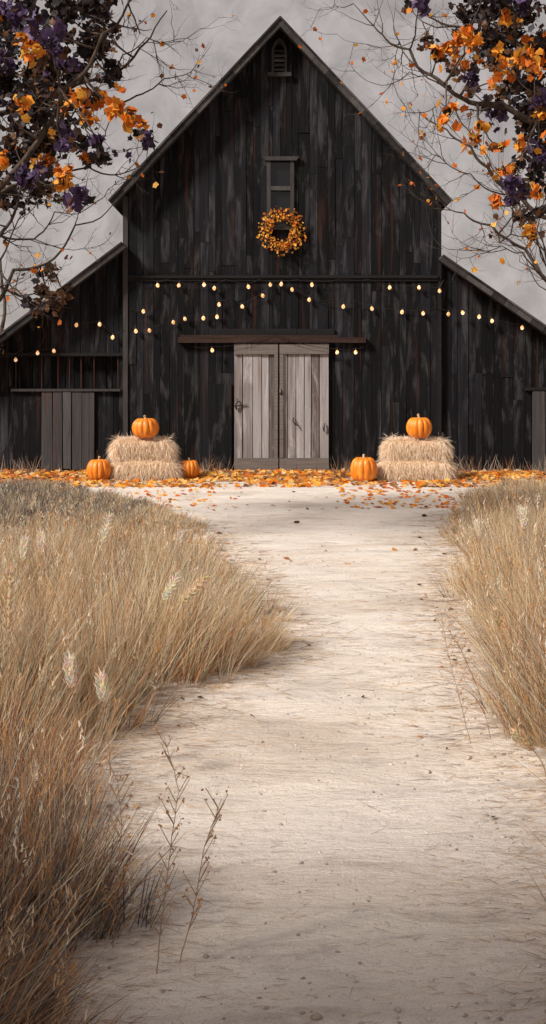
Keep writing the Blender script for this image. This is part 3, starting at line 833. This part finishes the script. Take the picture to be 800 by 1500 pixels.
def en(y, s): return .20 * mnoise.noise(Vector((y * 1.7, s, 3.3))) + .10 * mnoise.noise(Vector((y * 4.5, s, 8.3)))
def cand(seed, side, n, d0=2.3, d1=17.6, bias=1.6):
    r = np.random.default_rng(seed); out = []
    while len(out) < n:
        y = d0 + (d1 - d0) * r.random() ** bias
        if side < 0:
            e = float(EL(y)) + en(y, 1); x = e - abs(r.exponential(1.1)) + r.normal(0, .05) if r.random() < .45 else r.uniform(-y * .25 - 1.3, e)
            if x < -y * .25 - 1.3: continue
            if mnoise.noise(Vector((x * 2.2, y * 1.6, 60))) < -.22 and r.random() < .75: continue
        else:
            e = float(ER(y)) + en(y, 2) + .05; x = e + abs(r.exponential(1.1)) + r.normal(0, .05) if r.random() < .45 else r.uniform(e, y * .25 + 1.3)
            if x > y * .25 + 1.3: continue
            if mnoise.noise(Vector((x * 2.2, y * 1.6, 70))) < -.22 and r.random() < .75: continue
        out.append((x, y))
    return out
def hL(x, y):
    cap = EYE - (742 - HZ) * y / F
    e = max(0, float(EL(y)) + en(y, 1) - x)
    n = .80 + .42 * mnoise.noise(Vector((x * 1.3, y * .9, 5)))
    h = min(cap * n, 1.0 * n)
    h = min(h, 1.0) * min(1, .36 + e * 1.3)
    if y < 4.3: h *= .92
    if y > 12.6: h = max(h, .10 + .06 * random.random())
    return h
def hR(x, y):
    cap = EYE - (712 - HZ) * y / F
    e = max(0, x - float(ER(y)) - en(y, 2))
    n = .82 + .42 * mnoise.noise(Vector((x * 1.3, y * .9, 15)))
    h = min(cap * n, 1.05 * n) * min(1, .36 + e * 1.3)
    if y < 4.6: h = min(h, .14 + .16 * random.random()) if e > .05 else 0
    if y > 14.5: h = max(h, .12 + .1 * random.random())
    return h
def mL(x, y, r):
    n = mnoise.noise(Vector((x * 1.1, y * .8, 40)))
    near = max(0, min(1, (6.2 - y) / 2.2))
    tan = .62 - .38 * near; rus = .17 + .40 * near; olv = .10; gry = .04 + .05 * near
    if n > .12 and y > 5: olv += .35
    if y < 4.2: gry += .75  # more dark grey blades: shade at the near-left grass base put into colour
    if y > 12.5 and x < -2.3: gry += 1.2  # far-left blades greyed to stand in for shade falling from the left
    if n < -.25: rus += .25
    p = np.array([tan, rus, olv, gry]); return p / p.sum()
def mR(x, y, r):
    n = mnoise.noise(Vector((x * 1.1, y * .8, 80)))
    near = max(0, min(1, (6.6 - y) / 1.5))
    p = np.array([.72 - .3 * near, .14 + .25 * near, .07 + (.15 if n > .15 else 0), .05 + (.12 if n < -.2 else 0)]); return p / p.sum()
def leanL(x, y):
    e = float(EL(y)) - x; w_ = mnoise.noise(Vector((x * .9, y * .9, 21))); return (.06 + .28 * max(0, 1 - e / .4) + .28 * w_, -.03)
def leanR(x, y):
    e = x - float(ER(y)); w_ = mnoise.noise(Vector((x * .9, y * .9, 22))); return (-.05 - .28 * max(0, 1 - e / .4) + .28 * w_, -.03)
random.seed(3)
def far_cands(seed, n, x0, x1, y0, y1):
    r = np.random.default_rng(seed); out = []
    while len(out) < n:
        x, y = r.uniform(x0, x1), r.uniform(y0, y1)
        if EL(y) - .05 < x < ER(y) + .05: continue
        out.append((x, y))
    return out
def short_h(x, y): return .11 + .10 * (mnoise.noise(Vector((x * 1.5, y, 2))) + .5)
grass('short_grass', 'short dry grass on the left, coloured grey for shade, between the tall grass and the leaves by the barn', far_cands(7, 1500, -5.4, -.9, 12.3, 17.6), short_h,
      lambda x, y, r: np.array([.30, .05, .15, .9]) if x < -1.6 - .3 * mnoise.noise(Vector((x, y, 1))) else np.array([.85, .1, .1, .15]), lambda x, y: (.15, -.05), 41, 24)  # grey mix on the left side paints shade into the grass colour
grass('short_grass', 'short pale dry grass on the right between the tall grass and the leaves by the barn', far_cands(8, 1100, 2.0, 5.6, 13.0, 17.8), short_h,
      lambda x, y, r: np.array([.8, .1, .1, .12]), lambda x, y: (-.15, -.05), 42, 24)
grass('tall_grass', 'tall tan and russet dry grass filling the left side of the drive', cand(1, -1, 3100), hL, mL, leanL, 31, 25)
grass('tall_grass', 'tall pale dry grass filling the right side of the drive', cand(2, 1, 2200), hR, mR, leanR, 32, 24)
# weeds against the barn foot
r = np.random.default_rng(9); N = 900
x = r.uniform(-5.5, 5.8, N)
ctr = np.array([-5.0, -4.6, -4.3, -2.9, -1.3, -1.0, 1.2, 1.5, 3.2, 3.6, 4.2, 4.8, 5.4])
cl = r.random(N) < .7; x = np.where(cl, ctr[r.integers(0, len(ctr), N)] + r.normal(0, .14, N), x)
x = np.where((x > -.75) & (x < 1.05), x + 2.2, x)
y = r.uniform(19.3, 19.82, N)
p0 = np.stack([x, y, np.zeros(N)], 1); dirn = np.stack([r.normal(0, .28, N), r.normal(-.05, .1, N), np.ones(N)], 1)
dirn /= np.linalg.norm(dirn, axis=1, keepdims=True)
pal = np.array([(.55, .45, .36), (.42, .18, .06), (.66, .57, .48), (.30, .16, .09), (.22, .18, .16)])
o = ribbons('weeds', p0, dirn, r.uniform(.12, .42, N) * np.where(cl, 1, .6), r.uniform(.006, .011, N), pal[r.integers(0, 5, N)], M['grass'], droop=.15, seg=4, r=r)
tag(o, 'thin pale weeds growing against the foot of the black barn', 'weeds', kind='stuff')

# ------------------------------------------------------------------ seed stalks
def stalk(px, py, d, label, bend=0.1, head=.13, col=(.80, .68, .50), base_dx=None, thin=1.0):
    random.seed(int(px * 7 + py)); tip = P(px, py, d)
    base = Vector((tip.x - bend, d + .03, gz(tip.x - bend, d)))
    root = empty('seed_stalk', tuple(base), label, 'grass stalk', 'pale seed heads standing above the grass')
    H = tip - base; pts = []
    n = 12
    for k in range(n + 1):
        t_ = k / n; pts.append(Vector((H.x * t_ ** 1.8, H.y * t_, H.z * t_)))
    mb = MB(); mb.tube(pts, [.0032 * thin * (1 - .45 * k / n) for k in range(n + 1)], 5, 0, (.55, .41, .27)); mb.build('stem', M['grass'], root)
    # seed head: overlapping husks around the tip
    mb = MB(); ax = (pts[-1] - pts[-3]).normalized(); L = head
    mb.tube([pts[-1] + ax * L * (q_ - .5) for q_ in (0, .25, .5, .75, 1)], [.004, .0115 * thin, .012 * thin, .009, .003], 6, 0, col)
    for k in range(46):
        t_ = k / 46; p = pts[-1] - ax * L * .5 + ax * L * 1.0 * t_
        rad = .013 * math.sin(math.pi * (t_ * .85 + .1)) ** .7 * thin
        an = k * 2.4; sd = ax.orthogonal().normalized(); sd.rotate(Matrix.Rotation(an, 3, ax))
        q = p + sd * rad; dn = (ax * 1.2 + sd * .7).normalized(); wv = dn.cross(sd).normalized() * .0065
        mb.add([q - wv, q + dn * .018 + sd * .006, q + wv, q + dn * .030 * random.uniform(.8, 1.5)], [(0, 1, 3), (1, 2, 3), (0, 2, 1)], 0, tuple(c * random.uniform(.8, 1.15) for c in col))
    mb.build('seed_head', M['grass'], root)
PALE = (.88, .80, .68)
for a in [
    (14, 880, 4.9, 'tall cream seed head at the left edge above the russet grass', .02, .30),
    (36, 805, 6.0, 'pale forked seed head at upper left, left of its near neighbour', .05, .12),
    (61, 795, 6.4, 'pale seed head at upper left, between two similar ones', -.03, .12),
    (156, 775, 6.6, 'white slender seed head standing highest in the left grass', .10, .17),
    (264, 790, 7.5, 'small pale seed head near the right end of the left grass', .06, .10),
    (307, 790, 7.6, 'small pale seed head farthest right in the left grass', .08, .08),
    (250, 862, 5.9, 'bright white seed head leaning right, beside a broader tan one', .22, .15),
    (286, 862, 5.7, 'broad tan seed head on a stalk leaning far to the right', .36, .20),
    (104, 985, 4.6, 'bright white seed head low in the left grass', -.02, .13),
    (150, 1008, 4.5, 'cream seed head low in the left grass, right of a whiter one', -.03, .11),
    (768, 760, 6.6, 'pale seed head at the right edge among the highest grass', -.05, .12),
    (702, 775, 7.6, 'pale seed head standing in the inner side of the right grass', -.10, .12),
    (728, 905, 5.6, 'small cream seed head in the middle of the right grass', -.08, .09),
    (768, 1085, 4.6, 'low cream seed head at the foot of the right grass', -.10, .12),
]: stalk(a[0], a[1], a[2], a[3], a[4], a[5], PALE if 'white' in a[3] or 'pale' in a[3] else (.76, .62, .43))
def weed(pts_px, d, label, seed):
    random.seed(seed)
    P3 = [P(x, y, d) for x, y in pts_px]; base = Vector((P3[0].x, P3[0].y, gz(P3[0].x, d)))
    root = empty('weed_stalk', tuple(base), label, 'weed stalk', 'thin brown weed stalks beside the drive')
    pts = [p - base for p in P3]; pts[0] = Vector((0, 0, 0))
    # resample
    fine = []
    for a, b in zip(pts, pts[1:]):
        for k in range(5): fine.append(a.lerp(b, k / 5) + Vector((random.gauss(0, .0015), 0, 0)))
    fine.append(pts[-1])
    mb = MB(); mb.tube(fine, [.0018 * (1 - .6 * k / len(fine)) for k in range(len(fine))], 5, 0, (.50, .34, .22)); 
    tips = []
    for k in range(3, len(fine) - 1):
        for q in range(2):
            s = random.choice((-1, 1)); L = random.uniform(.02, .07)
            e = fine[k] + Vector((s * L * .55, random.uniform(-.02, .02), L)); mb.tube([fine[k], e], [.0016, .0009], 4, 0, (.55, .38, .24)); tips.append(e)
    for e in tips:
        for q in range(3): leaf(mb, e + Vector((random.gauss(0, .004), random.gauss(0, .004), random.gauss(0, .006))), random.uniform(.005, .011), random.choice([(.62, .33, .15), (.72, .45, .22), (.45, .22, .10)]))
    mb.build('stem', M['grass'], root)
weed([(228, 1432), (240, 1330), (250, 1240), (262, 1160), (240, 1078)], 3.12, 'tall thin weed stalk at lower left, curving back to the left at its tip', 1)
weed([(262, 1425), (285, 1330), (300, 1240), (325, 1170)], 3.18, 'thin weed stalk at lower left leaning farthest right over the drive', 2)
weed([(165, 1400), (170, 1300), (178, 1210), (172, 1130)], 3.25, 'upright weed stalk at the edge of the russet grass', 3)
weed([(690, 1090), (672, 1020), (655, 950), (645, 890)], 5.1, 'spindly stalk leaning out left from the right grass, longest one', 4)
weed([(720, 1085), (705, 1020), (680, 960), (662, 930)], 5.15, 'spindly stalk leaning left from the foot of the right grass, shorter one', 5)

# ------------------------------------------------------------------ trees
def wander(a, b, n, amp):
    pts = []; L = (b - a).length
    o = Vector((0, 0, 0)); 
    for k in range(n + 1):
        t_ = k / n; e = math.sin(math.pi * t_)
        o += Vector((random.gauss(0, amp), random.gauss(0, amp), random.gauss(0, amp))) * L / n
        pts.append(a.lerp(b, t_) + o * e + Vector((0, 0, -.10 * L * e)))
    return pts
class Tree:
    def __init__(s): s.b = MB(); s.l = MB(); s.nodes = []
    def limb(s, pts, r0, r1, n=7):
        rad = [r0 + (r1 - r0) * (k / (len(pts) - 1)) ** .8 for k in range(len(pts))]
        s.b.tube(pts, rad, n)
        for p, q in zip(pts, rad): s.nodes.append((p.copy(), q))
    def twigs(s, pts, r, count, L, depth, dens, pal, lsize, spread=.9):
        for k in range(count):
            i = random.randrange(max(1, len(pts) // 5), len(pts)); p = pts[i]; tg = (pts[i] - pts[i - 1]).normalized()
            dv = (tg + Vector((random.gauss(0, spread), random.gauss(0, spread * .7), random.gauss(.05, spread)))).normalized()
            ln = L * random.uniform(.5, 1.2); e = p + dv * ln
            q = wander(p, e, 6, .16); s.b.tube(q, [r * (1 - .75 * j / 6) for j in range(7)], 4)
            if depth > 0: s.twigs(q, r * .55, random.choice((2, 3, 4)), L * .5, depth - 1, dens, pal, lsize, spread)
            for j in range(1, 7):
                if random.random() < dens:
                    leaf(s.l, q[j] + Vector((random.gauss(0, .02), random.gauss(0, .02), random.gauss(0, .02))), random.uniform(*lsize), random.choice(pal))
    def clump(s, c, rad, key, n=None, size=(.07, .15)):
        n = n or int((165 if key in 'op' else 120) * (rad / .2) ** 2) + 8
        subs = [Vector((random.gauss(0, .5), random.gauss(0, .5), random.gauss(0, .5))) for _ in range(6)]
        pal = PAL[key]; oth = C_DK + C_BR
        for k in range(n):
            while True:
                v_ = Vector((random.uniform(-1, 1), random.uniform(-1, 1), random.uniform(-1, 1)))
                if v_.length < 1: break
            v_ = Vector((v_.x * (1 + .25 * math.sin(v_.z * 5 + c.x * 9)), v_.y, v_.z * (1 + .2 * math.sin(v_.x * 6))))
            v_ = v_ * .62 + random.choice(subs)
            col = random.choice(pal) if random.random() < .86 else random.choice(oth)
            leaf(s.l, c + v_ * rad * random.uniform(.75, 1.2), random.uniform(*size), col, (random.gauss(0, 1), random.gauss(-.6, 1), random.gauss(.3, 1)))
    def reach(s, c, r=.02):
        near = min(s.nodes, key=lambda q: (q[0] - c).length + (0 if q[1] > .012 else .3))
        pts = wander(near[0], c, 8, .12); s.limb(pts, min(near[1] * .8, r), .005, 5)
        return pts
def add_tree(name, label, group, base, trunk_pts, trunk_r, limbs, clumps, extra, dmid, dvar, seed, twig_pal):
    random.seed(seed); T = Tree()
    T.limb(trunk_pts, *trunk_r, 12)
    for pts_px, ds, r0, r1 in limbs:
        p3 = [P(x, y, d) for (x, y), d in zip(pts_px, ds)]
        fine = []
        r0 *= .78; r1 *= .75
        for a, b in zip(p3, p3[1:]): fine += wander(a, b, 5, .10)[:-1]
        fine.append(p3[-1]); T.limb(fine, r0, r1, 6)
        T.twigs(fine, r1 * .9 + .002, 7, .55, 2, .022, twig_pal, (.03, .07))
    clumps = clumps + [(x + random.gauss(0, r_ * .7), y + random.gauss(0, r_ * .6), r_ * .75, random.choice('ddb')) for (x, y, r_, k_) in clumps if k_ == 'd' and r_ > 18 and (y < 300)]
    for (x, y, rpx, key) in clumps:
        d = dmid + random.uniform(-dvar, dvar) + (-.9 if key in 'op' else .45); c = P(x, y, d); rad = rpx * d / F
        q = T.reach(c); T.clump(c, rad, key, size=(.045, .10) if key in 'op' else (.04, .095))
        T.twigs(q, .004, 1, .3, 1, .12, PAL[key] + C_BR, (.04, .09))
    for c, rad, key in extra:
        T.reach(c, .03); T.clump(c, rad, key, int(60 * (rad / .25) ** 2) + 10)
    root = empty(name, tuple(base), label, 'tree', group)
    o = T.b.build('trunk', M['bark'], smooth=True); adopt(o, root)
    o = T.l.build('crown', M['leaf']); adopt(o, root)
    return root

def extras(center, radii, n, margin=25):
    out = []
    while len(out) < n:
        v_ = Vector((random.gauss(0, .5), random.gauss(0, .5), random.gauss(0, .5)))
        if v_.length > 1.05: continue
        c = Vector((center[0] + v_.x * radii[0], center[1] + v_.y * radii[1], center[2] + v_.z * radii[2]))
        px = 400 + c.x * F / c.y; py = HZ - (c.z - EYE) * F / c.y; rr = .36 * F / c.y
        if -rr - margin < px < 800 + rr + margin and py > -rr - margin: continue
        out.append((c, random.uniform(.22, .38), random.choice('dddbbpoo')))
    return out

# left maple
random.seed(50)
LB = Vector((-4.35, 10.4, 0))
tp = [LB + Vector((0, 0, 0)), LB + Vector((.03, 0, .5)), LB + Vector((.10, .05, 1.6)), LB + Vector((.08, 0, 2.8)), LB + Vector((.25, -.05, 4.0)), LB + Vector((.35, 0, 5.4)), LB + Vector((.55, .1, 6.8)), LB + Vector((.5, .1, 8.0))]
cl = [(30, 30, 40, 'd'), (90, 15, 38, 'd'), (140, 12, 30, 'd'), (60, 95, 36, 'd'), (130, 65, 26, 'd'), (10, 110, 38, 'd'), (20, 175, 36, 'd'), (60, 200, 32, 'd'),
      (22, 235, 32, 'd'), (8, 290, 24, 'd'), (60, 285, 20, 'd'), (105, 190, 22, 'd'), (158, 95, 17, 'd'), (80, 135, 24, 'd'), (140, 215, 20, 'd'), (38, 140, 30, 'd'), (0, 60, 35, 'd'),
      (165, 100, 13, 'd'), (115, 100, 22, 'd'), (155, 230, 12, 'd'),
      (75, 58, 22, 'p'), (88, 88, 16, 'p'), (15, 10, 16, 'p'), (72, 122, 10, 'p'), (95, 210, 12, 'p'), (40, 268, 20, 'p'), (215, 203, 14, 'p'), (112, 290, 16, 'p'), (5, 85, 12, 'p'), (145, 205, 10, 'p'), (200, 195, 8, 'd'),
      (38, 58, 17, 'o'), (50, 75, 12, 'o'), (106, 152, 17, 'o'), (88, 160, 12, 'o'), (128, 168, 14, 'o'), (147, 145, 16, 'o'), (168, 158, 14, 'o'), (192, 172, 15, 'o'), (205, 180, 8, 'o'),
      (68, 240, 13, 'o'), (93, 255, 12, 'o'), (92, 270, 8, 'o'), (33, 150, 13, 'o'), (4, 235, 12, 'o'), (3, 22, 9, 'o'), (125, 232, 6, 'o'), (118, 140, 9, 'o'),
      (145, 80, 14, 'b'), (168, 42, 10, 'b'), (20, 185, 14, 'b'), (22, 212, 12, 'b'), (100, 50, 12, 'b'), (60, 170, 12, 'b'), (40, 110, 14, 'b'),
      (75, 400, 13, 'b'), (62, 425, 15, 'b'), (78, 445, 13, 'b'), (50, 452, 12, 'b'), (38, 438, 10, 'd'), (95, 430, 9, 'b'), (60, 405, 8, 'd')]
lim = [([(-262, 330), (-120, 330), (-20, 290), (50, 215), (95, 130), (150, 50), (195, -15)], [10.4, 10.3, 10.1, 9.9, 9.8, 9.9, 10], .07, .012),
       ([(-262, 200), (-120, 190), (-20, 170), (70, 130), (150, 115), (205, 70), (245, 15)], [10.4, 10.8, 11, 11.1, 11.0, 10.9, 10.8], .06, .007),
       ([(150, 115), (180, 80), (215, 55), (265, 60)], [11.0, 11, 11, 11], .012, .005),
       ([(-20, 290), (60, 245), (130, 245), (175, 255), (215, 235)], [10.1, 10.2, 10.3, 10.3, 10.4], .02, .005),
       ([(70, 130), (150, 150), (200, 140), (240, 115), (280, 105)], [11.1, 10.8, 10.7, 10.7, 10.6], .02, .005),
       ([(-262, 460), (-100, 450), (-20, 455), (20, 395), (70, 385), (110, 330), (165, 300)], [10.4, 10.5, 10.6, 10.7, 10.8, 10.8, 10.8], .045, .006),
       ([(-100, 450), (0, 420), (50, 430), (100, 435)], [10.5, 10.6, 10.7, 10.7], .02, .005),
       ([(-262, 380), (-100, 390), (0, 345), (25, 300), (35, 240)], [10.4, 10.2, 10.2, 10.2, 10.2], .04, .010),
       ([(0, 345), (50, 350), (80, 310), (135, 300)], [10.2, 10.3, 10.3, 10.3], .015, .005)]
ex = extras((LB.x + .2, LB.y, 6.4), (2.1, 2.0, 2.2), 26)
add_tree('maple_tree', 'maple tree on the left with black, purple and orange leaves hanging over the barn roof', 'maple trees framing the barn',
         LB, tp, (.19, .03), lim, cl, ex, 10.4, 1.0, 60, C_OR + C_BR)
# right maple
random.seed(51)
RB = Vector((4.3, 10.6, 0))
tp = [RB + Vector((0, 0, 0)), RB + Vector((-.03, 0, .5)), RB + Vector((-.08, .05, 1.6)), RB + Vector((-.12, 0, 2.8)), RB + Vector((-.2, -.05, 4.0)), RB + Vector((-.35, 0, 5.4)), RB + Vector((-.5, .1, 6.8)), RB + Vector((-.5, .1, 8.0))]
cl = [(700, 12, 28, 'd'), (738, 28, 34, 'd'), (782, 15, 30, 'd'), (792, 60, 26, 'd'), (712, 68, 22, 'd'), (762, 112, 24, 'd'), (782, 155, 26, 'd'), (722, 155, 15, 'd'), (740, 78, 22, 'd'),
      (775, 195, 24, 'd'), (782, 262, 20, 'd'), (762, 240, 14, 'd'), (792, 310, 13, 'd'), (700, 90, 16, 'd'), (795, 100, 22, 'd'), (765, 175, 18, 'd'), (758, 290, 12, 'd'), (805, 220, 20, 'd'),
      (612, 4, 13, 'p'), (600, 8, 7, 'd'), (690, 118, 11, 'p'), (797, 140, 15, 'p'), (785, 225, 17, 'p'), (750, 272, 15, 'p'), (735, 165, 11, 'p'), (757, 4, 14, 'p'), (748, 288, 10, 'p'),
      (682, 52, 15, 'o'), (694, 60, 10, 'o'), (640, 75, 11, 'o'), (658, 70, 11, 'o'), (743, 98, 18, 'o'), (730, 105, 11, 'o'), (768, 90, 14, 'o'), (785, 98, 14, 'o'), (792, 62, 13, 'o'), (668, 58, 9, 'o'),
      (740, 245, 10, 'o'), (695, 200, 8, 'o'), (705, 186, 6, 'o'), (758, 212, 9, 'o'), (788, 278, 9, 'o'), (780, 345, 12, 'o'), (653, 160, 6, 'o'), (666, 157, 5, 'o'), (725, 214, 8, 'o'), (770, 70, 8, 'o'), (790, 165, 8, 'o'), (740, 20, 8, 'o'), (650, 175, 4, 'o'), (727, 295, 6, 'o'),
      (625, 60, 11, 'b'), (662, 105, 9, 'b'), (690, 132, 8, 'b'), (762, 320, 11, 'b'), (722, 92, 10, 'b'), (742, 135, 15, 'b'), (640, 85, 8, 'b'), (780, 130, 10, 'b')]
lim = [([(1049, 250), (900, 240), (820, 190), (735, 152), (680, 145), (640, 115), (600, 72), (560, 50), (518, 5)], [10.6, 10.5, 10.5, 10.5, 10.4, 10.4, 10.5, 10.5, 10.5], .06, .005),
       ([(680, 145), (640, 120), (590, 75), (585, 60)], [10.4, 10.3, 10.3, 10.3], .012, .005),
       ([(1049, 400), (900, 370), (830, 330), (760, 285), (715, 245), (690, 215), (655, 190), (612, 160)], [10.6, 10.8, 11, 11, 11, 11.1, 11.2, 11.2], .05, .005),
       ([(735, 152), (690, 160), (645, 150), (615, 165)], [10.5, 10.7, 10.8, 10.8], .012, .004),
       ([(640, 115), (630, 110), (600, 105), (560, 125), (510, 90)], [10.4, 10.4, 10.5, 10.6, 10.6], .009, .003),
       ([(1049, 470), (900, 440), (820, 420), (770, 365), (720, 330), (680, 312), (650, 300)], [10.6, 10.4, 10.3, 10.3, 10.2, 10.2, 10.2], .04, .005),
       ([(820, 420), (790, 400), (765, 370), (735, 360), (700, 365)], [10.3, 10.1, 10.0, 10, 10], .014, .004),
       ([(760, 285), (720, 280), (690, 255), (655, 240), (640, 225)], [11, 10.8, 10.7, 10.7, 10.7], .012, .004),
       ([(1049, 100), (900, 90), (800, 70), (745, 60), (690, 40), (640, 30), (600, 0)], [10.6, 10.5, 10.5, 10.6, 10.6, 10.7, 10.7], .05, .006)]
ex = extras((RB.x - .2, RB.y, 6.4), (2.1, 2.0, 2.2), 26)
add_tree('maple_tree', 'maple tree on the right with long bare twigs and orange clusters over the barn', 'maple trees framing the barn',
         RB, tp, (.19, .03), lim, cl, ex, 10.6, 1.0, 61, C_OR)
# slender half-bare trees beyond the wings of the barn
def bare(base, H, label, seed, lean):
    random.seed(seed); T = Tree()
    def grow(p, dv, L, r, depth):
        e = p + dv * L; pts = wander(p, e, 6, .10); T.limb(pts, r, r * .6, 6 if depth > 2 else 4)
        if depth == 0:
            for q in pts[2:]:
                if random.random() < .12: leaf(T.l, q, random.uniform(.10, .2), random.choice(C_OR))
            return
        for k in range(random.choice((2, 3, 3))):
            nd = (dv + Vector((random.gauss(0, .42), random.gauss(0, .42), random.gauss(.08, .25)))).normalized()
            grow(pts[random.choice((4, 5, 6))] if k else e, nd, L * random.uniform(.62, .85), r * .58, depth - 1)
    grow(Vector(base), Vector(lean).normalized(), H * .34, .10, 5)
    root = empty('bare_tree', tuple(base), label, 'tree', 'half-bare trees behind the barn')
    o = T.b.build('trunk', M['bark'], smooth=True); adopt(o, root); o = T.l.build('crown', M['leaf']); adopt(o, root)
bare((-8.2, 31.5, 0), 9.5, 'thin half-bare tree rising behind the left wing of the barn', 5, (.12, 0, 1))
bare((9.4, 31.5, 0), 9.5, 'thin half-bare tree rising behind the right wing of the barn', 8, (-.12, 0, 1))
# extra tree, out of view behind the camera, added to shade the near drive
random.seed(77); T = Tree()
SB = Vector((-4.9, -1.5, 0)); T.limb([SB, SB + Vector((.05, .1, 1.5)), SB + Vector((.2, .4, 3.0)), SB + Vector((.5, .9, 4.6)), SB + Vector((.8, 1.1, 6))], .2, .05, 10)
for k in range(120):
    v_ = Vector((random.gauss(0, .5), random.gauss(0, .5), random.gauss(0, .5)))
    if v_.length > 1: v_ = v_.normalized()
    c = Vector((-3.9, -.72, 4.6)) + Vector((v_.x * 2.4, v_.y * 1.15, v_.z * 1.4))
    if k % 2: T.reach(c, .03)
    T.clump(c, random.uniform(.25, .4), random.choice('ddbbpo'), 110, (.10, .18))
root = empty('maple_tree', tuple(SB), 'unseen leafy maple added behind the camera to shade the near end of the drive', 'tree', 'maple trees framing the barn')
o = T.b.build('trunk', M['bark'], smooth=True); adopt(o, root); o = T.l.build('crown', M['leaf']); adopt(o, root)
